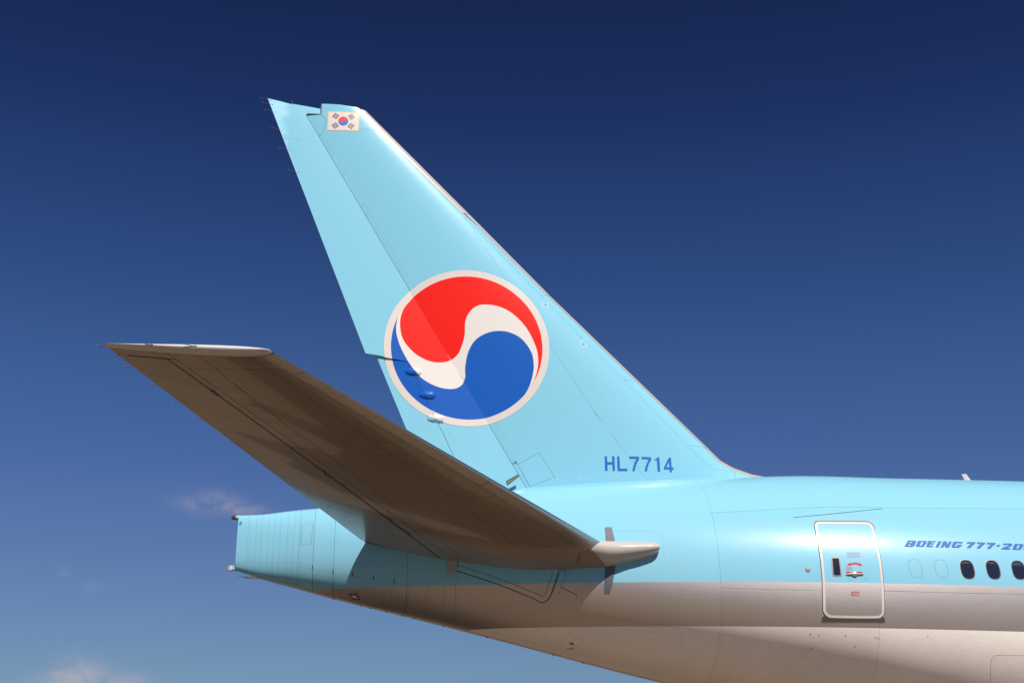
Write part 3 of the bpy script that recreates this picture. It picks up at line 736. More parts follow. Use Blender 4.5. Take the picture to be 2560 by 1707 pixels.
zs = [8.2, 8.5, 8.69, 8.70, 8.72, 8.75, 8.78, 8.806, 8.83, 8.864, 8.90, 8.94, 9.006, 9.05, 9.1, 9.171, 9.25, 9.35, 9.46] + list(np.arange(9.8, 17.5, .4)) + [17.62, 17.66, 17.88]
SS = [0, .002, .006, .012, .02, .03, .045, .06, .08, .11, .15, .2, .27, .35, .43, .52, .60, .68]
def lex(z):
    pl = LEP
    for (ax, az), (bx, bz) in zip(pl, pl[1:]):
        if bz <= z <= az: return ax + (bx - ax) * (az - z) / (az - bz)
    return pl[0][0] if z > pl[0][1] else pl[-1][0]
V, Fc, MI = [], [], []
for z in zs:
    L, H = lex(max(z, 8.71)), (hinge_x(z) if z < 17.64 else -4.70)
    xsx = [L - (L - H) * (s / .68) for s in SS]
    star = [(x, -max(.0, fin_T(x, z) - .02), z) for x in xsx]; port = [(x, fin_T(x, z), z) for x in reversed(xsx)]
    V += star + port
m_ = 2 * len(SS)
for i in range(len(zs) - 1):
    for j in range(m_):
        a, b = i * m_ + j, i * m_ + (j + 1) % m_; Fc.append([a, b, b + m_, a + m_]); MI.append(1 if j < len(SS) else 0)
Fc.append([(len(zs) - 1) * m_ + j for j in range(m_)]); MI.append(0)
fin = mesh_obj('vertical_fin', V, Fc, [m_blue, m_gapb], plane, mi=MI)
fin.data.set_sharp_from_angle(angle=radians(35))
fpt = []
for z in np.arange(8.25, 18.0, .16):
    L, T_ = lex(max(z, 8.71)), fin_te(z)
    fpt += [(L - (L - T_) * s, z) for s in list((np.linspace(0.03, 1, 26) ** 2) * .5) + list(np.linspace(.52, .98, 12))]
SEAMA = [(-3.82, 17.90), (-3.259, 17.242), (-2.723, 16.659), (-1.284, 15.168), (-.437, 14.261), (.805, 12.908), (2.056, 11.575), (3.054, 10.529), (4.278, 9.192), (4.481, 8.99), (4.706, 8.90), (5.104, 8.895)]
def offset_in(pl, d):   # move a line inwards from the leading edge along -x
    return [(x - d, z) for x, z in pl]
LEZ = lambda z0, z1, n=8: [(lex(z), z) for z in np.linspace(z0, z1, n)]
cap_w = lambda z: float(np.interp(z, [8.7, 9.4, 13, 15.14, 15.16, 17.9], [.12, .11, .11, .13, .20, .21]))
CAP = lambda z0, z1, n=8: [(lex(z) - cap_w(z), z) for z in np.linspace(z0, z1, n)]
sA = lambda z: float(np.interp(-z, [-q[1] for q in SEAMA], [q[0] for q in SEAMA]))
# leading edge caps: wrapped round both sides
def le_cap(z0, z1, mat):
    rows = []
    for z in np.linspace(z0, z1, 10):
        L = lex(z); w = cap_w(z + (1e-3 if z == z0 else -1e-3)); r = []
        for sgn, ts in ((-1, np.linspace(1, 0, 9)), (1, np.linspace(.12, 1, 8))):
            for t in ts:
                x = L - w * t * t; r.append((x + .004, sgn * (fin_T(x, z) + .003), z))
        rows.append(r)
    return grid_obj('leading_edge', rows, mat, fin)
for z0, z1 in ((9.40, 13.09), (13.10, 15.145), (15.155, 17.87)): le_cap(z0, z1, m_lepaint)
# dorsal part of the cap, following the curved foot of the fin
rows = []
for (x, z), (x2, z2) in zip(smooth_line(LEP[4:], 5), smooth_line(LEP[4:], 5)[1:]):
    dx, dz = x2 - x, z2 - z; l = hypot(dx, dz); nx, nz = dz / l, -dx / l   # inward-down normal
    if nz > 0: nx, nz = -nx, -nz
    r = []
    for sgn, ts in ((-1, np.linspace(1, 0, 8)), (1, np.linspace(.12, 1, 7))):
        for t in ts:
            px, pz = x + nx * .09 * t * t, z + nz * .09 * t * t; r.append((px, sgn * (fin_T(px, pz) + .003), pz))
    rows.append(r)
grid_obj('leading_edge', rows, m_lepaint, fin)
def finp(poly, gap=.005, name='skin_panel', surf=None, par=None, holes=(), mat=None, ptsx=None, off=0):
    return panel(name, surf or S_fin, poly, mat or m_blue, par or fin, ptsx or fpt, holes, gap, off, .018, .12, m_gapb)
hs = [9.455, 11.0, 13.095, 15.15, 17.30]
for z0, z1 in zip(hs, hs[1:]):
    zz = np.linspace(z0, z1, 7)
    finp([(lex(z) - cap_w(z + .002), z) for z in zz] + [(sA(z), z) for z in reversed(zz)], .004)
def foot(d):
    l = smooth_line(LEP[4:], 5); o = []
    for i in range(len(l) - 1):
        dx, dz = l[i + 1][0] - l[i][0], l[i + 1][1] - l[i][1]; h = hypot(dx, dz); o.append((l[i][0] + dz / h * d, l[i][1] - dx / h * d))
    return o
finp([(lex(9.455) - .12, 9.455)] + foot(.082) + [(6.8, 8.3), (5.12, 8.3), (5.12, 8.90), (4.7, 8.9), (4.481, 8.99), (4.278, 9.192), (sA(9.455), 9.455)], .005, ptsx=fpt + [(x, z) for x in np.arange(4.4, 6.9, .09) for z in np.arange(8.35, 9.4, .08)])
strip_line('fairing_joint', S_fin, [(5.14, 9.0), (5.12, 8.66)], .010, m_gapb, fin, .002)
sB = lambda z: float(np.interp(z, [8.2, 8.414, 8.917, 17.053, 17.66], [.50, .376, .105, -4.649, -4.951]))
# tip cap
TIP = [(-4.711, 17.964), (-4.3, 17.955), (-3.804, 17.911), (-3.79, 17.87), (lex(17.3) - cap_w(17.3), 17.30), (-3.788, 17.293), (-4.414, 17.318), (-4.52, 17.36), (-4.58, 17.52), (-4.712, 17.66)]
finp(TIP, .004)
# main box and the strip ahead of the rudder
acc = [(.105, 8.917), (.586, 9.19), (.944, 8.628), (.376, 8.414)]
fs = lambda z: float(np.interp(-z, [-15.15, -10.005, -8.3], [-1.235, 1.972, 3.25]))
box1 = [(sA(z), z) for z in np.linspace(17.30, 15.15, 7)] + [(fs(z), z) for z in np.linspace(15.1, 8.3, 16)] + [(sB(8.3), 8.3)] + [(sB(z), z) for z in np.linspace(8.6, 17.05, 18)] + [(-4.649, 17.16), (-4.58, 17.52), (-4.52, 17.36), (-4.414, 17.318), (-3.788, 17.293)]
finp(box1, .004, holes=[densify(acc, .1)])
box2 = [(sA(z), z) for z in np.linspace(15.15, 9.2, 16)] + [(4.481, 8.99), (4.706, 8.9), (5.12, 8.9), (5.12, 8.3), (fs(8.3), 8.3)] + [(fs(z), z) for z in np.linspace(8.5, 15.1, 16)]
finp(box2, .0022)
finp(densify(acc, .1), .010, 'access_panel')
sp = [8.3, 8.926, 13.566, 14.964, 15.213, 16.008, 16.51, 17.06]
for z0, z1 in zip(sp, sp[1:]):
    zz = np.linspace(z0, z1, 5)
    sk = .13 if z0 > 8.5 else 0
    finp([(sB(z) , z + .1 * (z0 > 8.4)) for z in zz] + [(hinge_x(z) + .003, z) for z in reversed(zz)], .0045)
finp([(-4.58, 17.52), (-4.649, 17.16), (hinge_x(17.07) + .003, 17.07), (hinge_x(17.657) + .003, 17.657), (-4.712, 17.657)], .005)
dots('fasteners', S_fin, [[(sA(z) - .06, z) for z in np.linspace(8.9, 17.2, 30)], [(sB(z) + .05, z) for z in np.linspace(8.5, 17, 30)], [(1.2, 8.78), (3.2, 8.79)], [(-4.4, 17.25), (-3.3, 17.28)]], m_gapb, fin, .075, .005)
for x, z in ((.78, 12.82), (1.66, 11.85)):   # lift point rings
    p, n = S_fin.get(x, z); a = [(x + .085 * cos(t), z + .085 * sin(t)) for t in np.linspace(0, 2 * pi, 25)[:-1]]
    decal('lift_point_ring', S_fin, [a, inset(a, .010)], m_ewhite, fin, .002, .03, .3); disc_on('lift_point', S_fin, x, z, [(.001, .014), (.004, .012), (.004, 0)], m_gap, fin)
for x, z in ((1.62, 8.62), (1.5, 8.61), (2.35, 8.66), (2.25, 8.65), (.9, 8.58), (1.0, 8.58)): disc_on('fairing_bolt', S_fin, x, z, [(.001, .016), (.004, .014), (.004, 0)], m_ring, fin)
# root fairing: a shallow fillet between fin and body
rows = []
for x in np.linspace(5.1, -.2, 24):
    r = []
    k = min(1, (5.3 - x) / 1.5)
    for t in np.linspace(0, 1, 7):
        zf = 0.0
        # point on the fin .14 m above the junction and on the body .16 m outboard of it
        zj = 8.2
        for _ in range(25):
            yv = fin_T(x, zj); zj = fp_z(x, yv)
        a = np.array((x, -fin_T(x, zj + .03 * k) - .002, zj + .03 * k)); yb = fin_T(x, zj) + .09 * k; b = np.array((x, -yb, fp_z(x, yb) + .002)); c = np.array((x, -fin_T(x, zj) - .01, zj + .005))
        r.append(tuple((1 - t) ** 2 * a + 2 * t * (1 - t) * c + t * t * b))
    rows.append(r)
grid_obj('fin_fillet', rows, m_blue, fin)

# rudder and tab
def ctrl(name, outline, surf, thick_in, par=plane):
    """both faces and rim of a control surface: starboard core recessed, port face painted"""
    b = np.array(outline); pts_ = [(x, z) for z in np.arange(b[:, 1].min(), b[:, 1].max(), .3) for x in np.arange(b[:, 0].min(), b[:, 0].max(), .2)]
    pa = np.array(pts_); pa = pa[pip(pa, inset(outline, .04))]
    v, t = cdt([outline], [tuple(q) for q in pa], .25); cen = np.array([v[list(f)].mean(0) for f in t]); k = pip(cen, outline); t = [f for f, q in zip(t, k) if q]
    used = sorted({i for f in t for i in f}); ix = {u: i for i, u in enumerate(used)}; n = len(used); V, Fc, MI = [], [], []
    for u in used:
        p, nn = surf.get(*v[u]); th = fin_T(*v[u]); q = p - nn * min(.02, th * .8); q[1] += bump_h(*v[u]); V.append(q)
    for u in used:
        p, nn = surf.get(*v[u]); th = fin_T(*v[u]); V.append(np.array((p[0], p[1] + 2 * th + bump_h(*v[u]), p[2])))
    cnt = {}
    for f in t:
        g = [ix[i] for i in f]; a, b2, c = V[g[0]], V[g[1]], V[g[2]]
        if np.cross(b2 - a, c - a)[1] > 0: g.reverse()
        Fc.append(g); MI.append(1); Fc.append([i + n for i in reversed(g)]); MI.append(0)
        for i in range(3):
            e = (g[i], g[(i + 1) % 3]); cnt.setdefault((min(e), max(e)), []).append(e)
    for e in cnt.values():
        if len(e) == 1: a, b2 = e[0]; Fc.append([b2, a, a + n, b2 + n]); MI.append(0)
    o = mesh_obj(name, V, Fc, [m_blue, m_gapb], par, mi=MI); o.data.set_sharp_from_angle(angle=radians(35)); return o
RUD = [(-6.046, 18.04), (-4.735, 17.855), (-4.735, 17.70), (-5.07, 17.685)] + [(hinge_x(z) - .003, z) for z in np.linspace(17.6, 8.3, 24)] + [(-.98, 8.3)] + [(tab_x(z), z) for z in (8.6, 9.0, 9.291, 9.598, 9.897, 10.2, 10.577, 10.9, 11.132)] + [(-2.42, 11.29), (-3.19, 11.41), (-3.411, 11.437)]
TAB = [(tab_x(z) - .006, z) for z in (11.132, 10.9, 10.577, 10.2, 9.897, 9.598, 9.291, 9.0, 8.6, 8.3)] + [(-1.84, 8.3), (-2.527, 9.9), (-3.16, 11.396), (-2.47, 11.28)]
TABX = TAB[:-2] + [(-3.16, 11.385), (-3.20, 11.50), (-2.47, 11.27)]
rudder = ctrl('rudder', RUD, S_rud, .02); tabo = ctrl('rudder_tab', TAB, S_tab, .02)
rpt = [(x, z) for z in np.arange(8.3, 18, .18) for x in np.arange(fin_te(z) + .05, hinge_x(z), .22)]
fine = [(x, z) for bx, bz in BUMPS for x in np.arange(bx - .30, bx + .18, .016) for z in np.arange(bz - .12, bz + .12, .016)]
finp(RUD, .003, surf=S_rud, par=rudder, ptsx=rpt + fine, off=.001)
finp(TAB, .003, surf=S_tab, par=tabo, ptsx=rpt + fine, off=.001)
strip_line('tab_joint', S_rud, [(tab_x(z) + .15, z) for z in np.linspace(9.0, 9.75, 5)], .006, m_gapb, rudder)
strip_line('tab_joint', S_rud, [(tab_x(9.55) - .01, 9.55), (tab_x(9.55) + .16, 9.61)], .006, m_gapb, rudder)
for bx, bz in BUMPS:
    a = [(bx + (.17 if cos(t) > 0 else .03) * cos(t), bz + .125 * sin(t)) for t in np.linspace(-pi / 2, pi / 2, 12)]
    strip_line('fairing_joint', S_rud, a, .005, m_gapb, rudder, .002)
for bx, bz in BUMPS:   # dark mouth where the fairing splits at the tab hinge
    xx = tab_x(bz) ; strip_line('fairing_split', S_rud if False else S_rud, [(bx - .005, bz + .08), (bx - .01, bz), (bx + .005, bz - .075), (bx + .03, bz - .095)], .016, m_gap, rudder, .006)
for z0, x0, x1 in ((17.42, -5.75, -5.2), (16.95, -5.5, -4.75)):
    strip_line('rib_joint', S_rud, [(x0, z0), (x1, z0 - .06)], .003, m_gapb, rudder)
rodm = [(-6.064, 18.01), (-6.001, 17.883), (-5.909, 17.68), (-5.712, 17.18), (-5.49, 16.64), (-5.264, 16.04)]
for i, (x, z) in enumerate(rodm):
    p, n = S_rud.get(x + .06, z); p = np.array((fin_te(z) + .02, p[1] + .01, z))
    w = rod('static_wick', p + np.array((.06, -.010, -.020)), p + np.array((-.20, 0, .048)), .006, .0045, m_wick, rudder)
    rod('wick_tip', p + np.array((-.20, 0, .048)), p + np.array((-.22, 0, .053)), .008, .007, m_frame, w)
for x, z in ((-5.42, 17.98),):
    rod('static_wick', (x, -.02, z - .06), (x - .05, -.01, z + .10), .010, .006, m_wick, rudder)
rod('hinge_fitting', (-.16, -.50, 8.40), (.12, -.47, 8.605), .034, .012, m_scuff, rudder)
rod('hinge_fitting', (-.16, -.49, 8.44), (.11, -.46, 8.635), .040, .014, m_gap, rudder)
box('fin_notch_seal', -4.90, -.10, 17.672, .36, .03, .03, m_frame, rudder, .008)
box('fin_notch_seal', -4.722, -.09, 17.81, .03, .03, .30, m_frame, fin, .008)

# ---- emblem: one plane partition cut by rudder, tab and fin outlines
EC, ER, EI = (-1.075, 11.69), 1.922, 1.760
circ = lambda r, n=96: [(EC[0] + r * cos(2 * pi * i / n), EC[1] + r * sin(2 * pi * i / n)) for i in range(n)]
def arc(p, q, ccw, n=40):
    a0 = atan2(p[1] - EC[1], p[0] - EC[0]); a1 = atan2(q[1] - EC[1], q[0] - EC[0])
    if ccw and a1 < a0: a1 += 2 * pi
    if not ccw and a1 > a0: a1 -= 2 * pi
    return [(EC[0] + EI * cos(a0 + (a1 - a0) * i / n), EC[1] + EI * sin(a0 + (a1 - a0) * i / n)) for i in range(n + 1)]
def snap(p):
    a = atan2(p[1] - EC[1], p[0] - EC[0]); return (EC[0] + EI * cos(a), EC[1] + EI * sin(a))
ri = [snap(RED_IN[0])] + RED_IN[1:-1] + [snap(RED_IN[-1])]
bi = [snap(BLUE_IN[0])] + BLUE_IN[1:-1] + [snap(BLUE_IN[-1])]
ri_s, bi_s = smooth_line(ri, 4), smooth_line(bi, 4)
RED = ri_s + arc(ri[-1], ri[0], True)[1:-1]
BLUEP = bi_s + arc(bi[-1], bi[0], True)[1:-1]
hl = [(hinge_x(z) - .000, z) for z in (14.2, 9.2)]
TABC = TAB[:-4] + [(-2.0, 8.3), (-2.9, 9.9), (-3.5, 11.44), (-2.47, 11.285)]
ept = [(x, z) for x in np.arange(-3, .9, .09) for z in np.arange(9.75, 13.65, .09)] + fine
outer, innr = circ(ER), circ(EI)
HL = [(hinge_x(14.5), 14.5), (hinge_x(9), 9), (-9, 9), (-9, 14.5)]
allp = [outer, innr, RED, BLUEP, [q for q in densify(TABC, .3)], [(hinge_x(14), 14), (hinge_x(9.3), 9.3), (3, 9.3), (3, 14)]]
ev, et = cdt(allp, ept, .09)
cen = np.array([ev[list(f)].mean(0) for f in et])
inO, inI, inR, inB = pip(cen, outer), pip(cen, innr), pip(cen, RED), pip(cen, BLUEP)
inRud = pip(cen, HL); inTab = pip(cen, TABC) & inRud
cut = pip(cen, [(-3.411, 11.437), (-9, 13), (-9, 8), (-2.45, 8), (-2.9, 9.9), (-3.411, 11.41)])
for reg, sf, par in ((~inRud, S_fin, fin), (inRud & ~inTab, S_rud, rudder), (inTab, S_tab, tabo)):
    for nm, sel, mt in (('emblem_ring', inO & ~inI, m_ring), ('emblem_white_swirl', inI & ~inR & ~inB, m_ewhite), ('emblem_red_swirl', inI & inR, m_red), ('emblem_blue_swirl', inI & inB & ~inR, m_eblue)):
        for part in ((cen[:, 1] > 11.2), (cen[:, 1] <= 11.2)) if (nm == 'emblem_ring' and par is rudder) else (cen[:, 1] > 0,):
            t_ = [f for f, q in zip(et, reg & sel & part) if q]
            if t_: emit(nm, sf, ev, t_, mt, par, .0045 if par is fin else .0055)
# rudder hinge joint shows on the emblem
for z0, z1, mt in ((13.0, 11.55, m_darkred), (11.5, 11.02, m_ring), (11.0, 9.95, m_reg)): strip_line('hinge_joint', S_fin, [(hinge_x(z) + .003, z) for z in np.linspace(z0, z1, 8)], .005, mt, fin, .006)
strip_line('scuff_mark', S_fin, [(-.50, 10.42), (-.88, 10.25)], .010, m_reg, fin, .006)
# registration
for g in REG: decal('registration_letter', S_fin, g, m_reg, fin, .004, .06, .08)
# flag
FL = [(-4.561, 17.757), (-3.786, 17.757), (-3.786, 17.227), (-4.561, 17.227)]   # TL TR BR BL
def fl(u, v): return (FL[0][0] + (FL[1][0] - FL[0][0]) * u, FL[3][1] + (FL[0][1] - FL[3][1]) * v)
FW_, FH_ = FL[1][0] - FL[0][0], FL[0][1] - FL[3][1]
rect = lambda u0, v0, u1, v1: [fl(u0, v0), fl(u1, v0), fl(u1, v1), fl(u0, v1)]
flag = decal('national_flag', S_fin, [rect(.032, .045, .968, .955)], m_flagw, fin, .004, .06, .1)
decal('flag_border', S_fin, [rect(0, 0, 1, 1), rect(.032, .045, .968, .955)], m_gold, flag, .004, .06, .4)
cx, cz = fl(.5, .5); R_ = FH_ * .235
def tg(a0, a1, n, r=R_, c=(0, 0)): return [(c[0] + r * cos(a0 + (a1 - a0) * i / n), c[1] + r * sin(a0 + (a1 - a0) * i / n)) for i in range(n + 1)]
rot = radians(-20)
def rt(pl): return [(cx + x * cos(rot) - z * sin(rot), cz + x * sin(rot) + z * cos(rot)) for x, z in pl]
S1 = tg(pi, 0, 14, R_ / 2, (R_ / 2, 0)); S0 = tg(pi, 2 * pi, 14, R_ / 2, (-R_ / 2, 0))
red = tg(0, pi, 26) + S0[1:] + S1[1:-1]
blu = tg(pi, 2 * pi, 26) + list(reversed(S1))[1:] + list(reversed(S0))[1:-1]
decal('flag_red_half', S_fin, [rt(red)], m_flagr, flag, .0065, .03, .3); decal('flag_blue_half', S_fin, [rt(blu)], m_flagb, flag, .0065, .03, .3)
ang = atan2(FH_, FW_)
TRI = {(-1, 1): (1, 1, 1), (1, 1): (0, 1, 0), (-1, -1): (1, 0, 1), (1, -1): (0, 0, 0)}
TRI = {(-1, 1): (1, 1, 1), (1, 1): (0, 1, 0), (-1, -1): (1, 0, 1), (1, -1): (0, 0, 0)}
for (sx, sz), bars in TRI.items():
    d = (sx * cos(ang), sz * sin(ang)); t = (-d[1], d[0])
    for k, solid in enumerate(bars):
        r = FH_ * (.44 + (k - 1) * .085); c = (cx + d[0] * r, cz + d[1] * r)
        for lo_, hi_ in (((-1, 1),) if solid else ((-1, -.12), (.12, 1))):
            hl_ = FH_ * .125; w_ = FH_ * .024
            P4 = [(c[0] + t[0] * hl_ * s + d[0] * w_ * q, c[1] + t[1] * hl_ * s + d[1] * w_ * q) for s, q in ((lo_, -1), (hi_, -1), (hi_, 1), (lo_, 1))]
            decal('trigram_bar', S_fin, [P4], m_black, flag, .0065, .3, .5)

# ------------------------------------------------------------------ horizontal stabilizer (near side) and the one beyond
def stab_core(name, sgn, skin, par):
    V, Fc, MI = [], [], []; Ys = [.5, 1.0, 1.6, 2.3, 3, 4, 5, 6, 7, 8, 9, 9.8, 10.3, 10.44]
    ss = [0.006, .010, .018, .03, .05, .09, .15, .23, .33, .45, .58, .7, .8, .9, 1.0] if skin else [0, .003, .01, .025, .05, .09, .15, .23, .33, .45, .58, .7, .8, .9, 1.0]
    for Y in Ys:
        L, E = s_le(Y), s_te(Y)
        V += [(L - (L - E) * s, -sgn * Y, stab_z(L - (L - E) * s, Y, 1) - (.014 if skin and s < .12 else 0)) for s in ss]
        V += [(L - (L - E) * s, -sgn * Y, stab_z(L - (L - E) * s, Y, -1) + (.016 if skin else 0)) for s in reversed(ss)]
    m = 2 * len(ss)
    for i in range(len(Ys) - 1):
        for j in range(m):
            a, b = i * m + j, i * m + (j + 1) % m; f = [a, b, b + m, a + m]
            Fc.append(f if sgn > 0 else f[::-1]); MI.append(1 if (skin and j >= len(ss)) else 0)
    o = mesh_obj(name, V, Fc, [m_grey, m_gap], par, mi=MI)
    bm = bmesh.new(); bm.from_mesh(o.data); bmesh.ops.recalc_face_normals(bm, faces=bm.faces); bm.to_mesh(o.data); bm.free()
    o.data.set_sharp_from_angle(angle=radians(35)); return o
def tip_cap(par, sgn, mat):
    rows = []
    for t in np.linspace(0, 1, 9):
        Y = 10.44 + .17 * sin(t * pi / 2); k = cos(t * pi / 2); L, E = s_le(10.44) - .02 - .10 * (1 - k), s_te(10.44) - .03
        ss = [0, .01, .03, .07, .13, .2, .3, .4, .5, .6, .7, .8, .9, 1]
        up, lo = [], []
        for s in ss:
            s_ = s; x10 = s_le(10.44) - (s_le(10.44) - s_te(10.44)) * s_; zu, zl = stab_z(x10, 10.44, 1), stab_z(x10, 10.44, -1); zm = (zu + zl) / 2
            x = L - (L - E) * s; up.append((x, -sgn * Y, zm + (zu - zm) * k + .002)); lo.append((x, -sgn * Y, zm + (zl - zm) * k))
        rows.append(up + lo[::-1])
    o = grid_obj('tip_cap', rows, mat, par, closed=True); return o
stab = stab_core('horizontal_stabilizer', 1, True, plane)
S_st = Surf(lambda x, Y: (x, -Y, stab_z(x, Y, -1)))
_p, _n = S_st.get(-2., 5.)
if _n[2] > 0: S_st.sign = -1; S_st.c.clear()
sx_ = lambda s, Y: s_le(Y) - (s_le(Y) - s_te(Y)) * s
cr_s = lambda Y: float(np.interp(Y, [1, 5.8, 9.4, 10.45], [.045, .040, .062, .085]))
fr_s = lambda Y: float(np.interp(Y, [1.5, 3.3, 5.1, 8.9, 10.03], [.285, .25, .232, .185, .153]))
th_s = lambda Y: float(np.interp(Y, [1.2, 3.9, 5.1, 7.08, 8.2, 8.8, 9.37, 10.04], [.585, .582, .563, .546, .537, .520, .509, .472]))
se_s = lambda Y: .650; hg_s = lambda Y: .699; te_s = lambda Y: 1.0
spt = [(sx_(s, Y), Y) for Y in np.arange(.6, 10.44, .22) for s in list((np.linspace(.15, 1, 12) ** 2) * .4) + list(np.linspace(.44, .98, 12))]
def sp_(f0, f1, Y0, Y1, gap=.006, mat=None, name='skin_panel', par=None, dz=(0, 0)):
    Ya = np.linspace(Y0 + dz[0], Y1 + dz[1], 7); Yb = np.linspace(Y0, Y1, 7)
    return panel(name, S_st, [(sx_(f0(Y), Y), Y) for Y in Ya] + [(sx_(f1(Y), Y), Y) for Y in reversed(Yb)], mat or m_grey, par or stab, spt, (), gap, 0., .014, .15, m_gap)
for a, b, d in ((.6, 2.96, (0, .2)), (2.96, 4.05, (.2, .3)), (4.05, 5.3, (.3, .06)), (5.3, 7.6, (.06, 0)), (7.6, 10.03, (0, 0)), (10.03, 10.44, (0, 0))): sp_(cr_s, fr_s, a, b, .007, dz=d)
for a, b in ((.6, 3.9), (3.9, 7.08), (7.08, 10.03), (10.03, 10.44)): sp_(fr_s, th_s, a, b, .008)
for a, b in ((.6, 2.2), (2.2, 3.0), (3.0, 3.9), (3.9, 5.1), (5.1, 6.2), (6.2, 7.0), (7.0, 7.55), (7.55, 8.1), (8.1, 8.7), (8.7, 9.3), (9.3, 9.95), (9.95, 10.44)): sp_(th_s, se_s, a, b, .009)
for a, b in ((.6, 2.2), (2.2, 3.9), (3.9, 5.1), (5.1, 7.0), (7.0, 8.1), (8.1, 9.3), (9.3, 10.212)): sp_(se_s, hg_s, a, b, .010)
sp_(lambda Y: .650, te_s, 10.224, 10.44, .006)
# oval access panels by the elevator hinge
for cxo, cyo in ((4.05, .60), (3.52, .60), (3.0, .60)):
    o_ = [(sx_(cyo + .045 * sin(t), cxo + .26 * cos(t)), cxo + .26 * cos(t)) for t in np.linspace(0, 2 * pi, 25)[:-1]]
    strip_line('access_panel_joint', S_st, o_ + o_[:1], .008, m_gap, stab, .003)
# elevator
el = panel('elevator', S_st, [(sx_(.706, Y), Y) for Y in np.linspace(1.05, 10.20, 14)] + [(sx_(1.0, Y), Y) for Y in np.linspace(10.20, 1.05, 14)], m_grey, plane, spt, (), .004, .002, .012, .15, m_gap)
for Y, d in ((9.3, .25), (8.6, .22), (7.9, .3), (7.0, .3), (5.6, .3), (4.4, .3), (3.2, .3), (2.2, .2)):
    strip_line('rib_joint', S_st, [(sx_(.72, Y), Y), (sx_(.97, Y + d), Y + d)], .004, m_gap, el, .003)
strip_line('elevator_gap', S_st, [(sx_(.699, 10.216), 10.216), (sx_(.93, 10.214), 10.214)], .030, m_gap, el, .004)
strip_line('elevator_gap', S_st, [(sx_(.94, 10.214), 10.214), (sx_(.99, 10.214), 10.214)], .022, m_white, el, .005)
strip_line('elevator_gap', S_st, [(sx_(.7025, Y), Y) for Y in np.linspace(10.2, 1.0, 30)], .009, m_gap, el, .003)
rr = random.Random(5)
for Y in (9.1, 9.0, 6.05, 5.95, 5.75, 5.6, 5.35, 5.2, 3.6, 3.5, 3.3, 3.1, 2.95, 2.8, 9.15):
    s = .70 + rr.uniform(-.006, .006); w = rr.uniform(.03, .06)
    o_ = [(sx_(s - .010, Y - w), Y - w), (sx_(s - .008, Y + w), Y + w), (sx_(s + .010, Y + w * .8), Y + w * .8), (sx_(s + .012, Y - w), Y - w)]
    decal('hinge_slot', S_st, [o_], m_gap, el, .006)
dots('fasteners', S_st, [[(sx_(cr_s(Y) + .012, Y), Y) for Y in np.linspace(1.5, 10.3, 20)], [(sx_(th_s(Y) + .012, Y), Y) for Y in np.linspace(1.5, 10, 20)], [(sx_(se_s(Y) - .01, Y), Y) for Y in np.linspace(1.5, 10, 20)], [(sx_(.1, 10.07), 10.07), (sx_(.6, 10.0), 10.0)], [(sx_(.12, 9.6), 9.6), (sx_(.10, 10.1), 10.1)]], m_gap, stab, .055, .007)
# leading edge skin
def le_skin(Y0, Y1):
    rows = []
    for Y in np.linspace(Y0, Y1, 12):
        c = s_le(Y) - s_te(Y); w = cr_s(Y); r = []
        for sd, ts in ((-1, np.linspace(1, 0, 11)), (1, np.linspace(.1, 1, 10))):
            for t in ts:
                s = w * t * t; x = s_le(Y) - c * s; r.append((x + .003, -Y, stab_z(x, Y, sd) + (.003 if sd > 0 else -.0015)))
        rows.append(r)
    return grid_obj('leading_edge', rows, m_alu, stab)
for a, b in ((2.28, 5.79), (5.80, 9.88), (9.89, 10.44)): le_skin(a, b)
tip_cap(stab, 1, m_white)  # white stands in for the sunlit look of grey tip paint
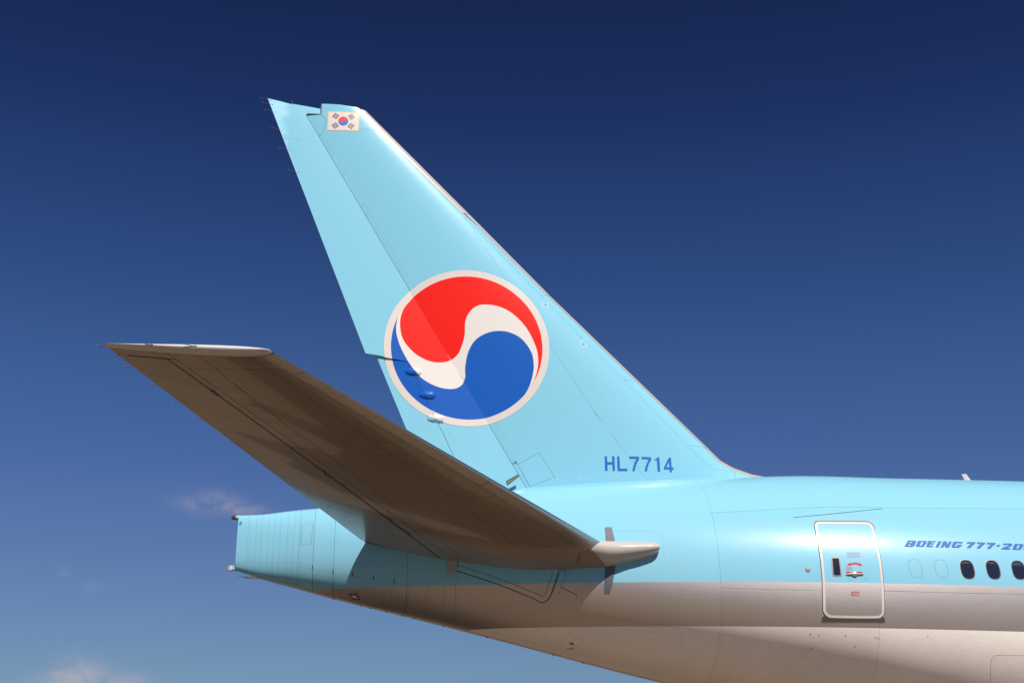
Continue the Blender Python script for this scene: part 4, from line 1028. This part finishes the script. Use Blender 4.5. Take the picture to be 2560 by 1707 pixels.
# static wicks on elevator and tip
for Y in (10.47, 10.16, 9.75, 9.08, 8.40, 7.72):
    x = s_te(Y); z = stab_z(x, Y, -1); w = rod('static_wick', (x + .06, -Y, z), (x - .13, -Y - .0, z + .012), .007, .005, m_wick, el)
    rod('wick_tip', (x - .13, -Y, z + .012), (x - .15, -Y, z + .013), .008, .007, m_frame, w)
for x, z in ((-6.279, 7.99), (-5.652, 7.99)):
    b_ = box('static_wick', x, -10.60, z, .07, .03, .022, m_wick, stab, .006)
    rod('wick_rod', (x - .02, -10.61, z), (x - .16, -10.64, z + .018), .006, .005, m_wick, b_)
# root cuff: leading edge fairing that runs forward along the body
def cuff(sgn, par):
    rows = []
    T = [(1.15, 2.75, 6.66, .20, .34), (1.5, 2.62, 6.66, .22, .36), (1.75, 2.50, 6.66, .225, .37), (2.0, 2.44, 6.665, .215, .335), (2.25, 2.43, 6.67, .205, .29), (2.5, 2.45, 6.68, .190, .24), (2.67, 2.455, 6.69, .172, .195), (2.77, 2.45, 6.695, .148, .158), (2.825, 2.43, 6.70, .118, .122), (2.855, 2.40, 6.70, .086, .088), (2.872, 2.36, 6.70, .050, .050), (2.88, 2.30, 6.70, .012, .012)]
    for x, yo, zc, hu, hd in T:
        yi = side_y(x, zc) - .25; r = []
        for t in np.linspace(0, pi, 25):
            c, s = cos(t), sin(t); h = hu if c > 0 else hd; n = 2.0
            r.append((x, -sgn * (yi + (yo - yi) * abs(s) ** (1.0)), zc + h * copysign(abs(c) ** .92, c)))
        rows.append(r)
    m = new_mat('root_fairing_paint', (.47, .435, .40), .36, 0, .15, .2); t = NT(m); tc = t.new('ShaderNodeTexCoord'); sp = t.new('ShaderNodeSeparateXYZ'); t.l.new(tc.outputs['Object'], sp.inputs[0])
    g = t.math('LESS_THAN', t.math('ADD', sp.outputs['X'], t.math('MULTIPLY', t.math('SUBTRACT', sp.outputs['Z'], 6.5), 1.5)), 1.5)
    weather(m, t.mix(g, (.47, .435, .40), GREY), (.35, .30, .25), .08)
    o = grid_obj('root_fairing', rows, m, par); return o
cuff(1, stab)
# far-side stabilizer, seen only at its tip beyond the tail cone
stab2 = stab_core('horizontal_stabilizer', -1, False, plane); stab2['label'] = 'far-side stabilizer, its tip showing under the tail cone'
tip_cap(stab2, -1, m_white)  # same white, sunlight on grey paint put into the colour
rod('static_wick', (s_te(10.4) + .05, 10.4, 8.0), (s_te(10.4) - .22, 10.42, 8.01), .012, .008, m_wick, stab2)
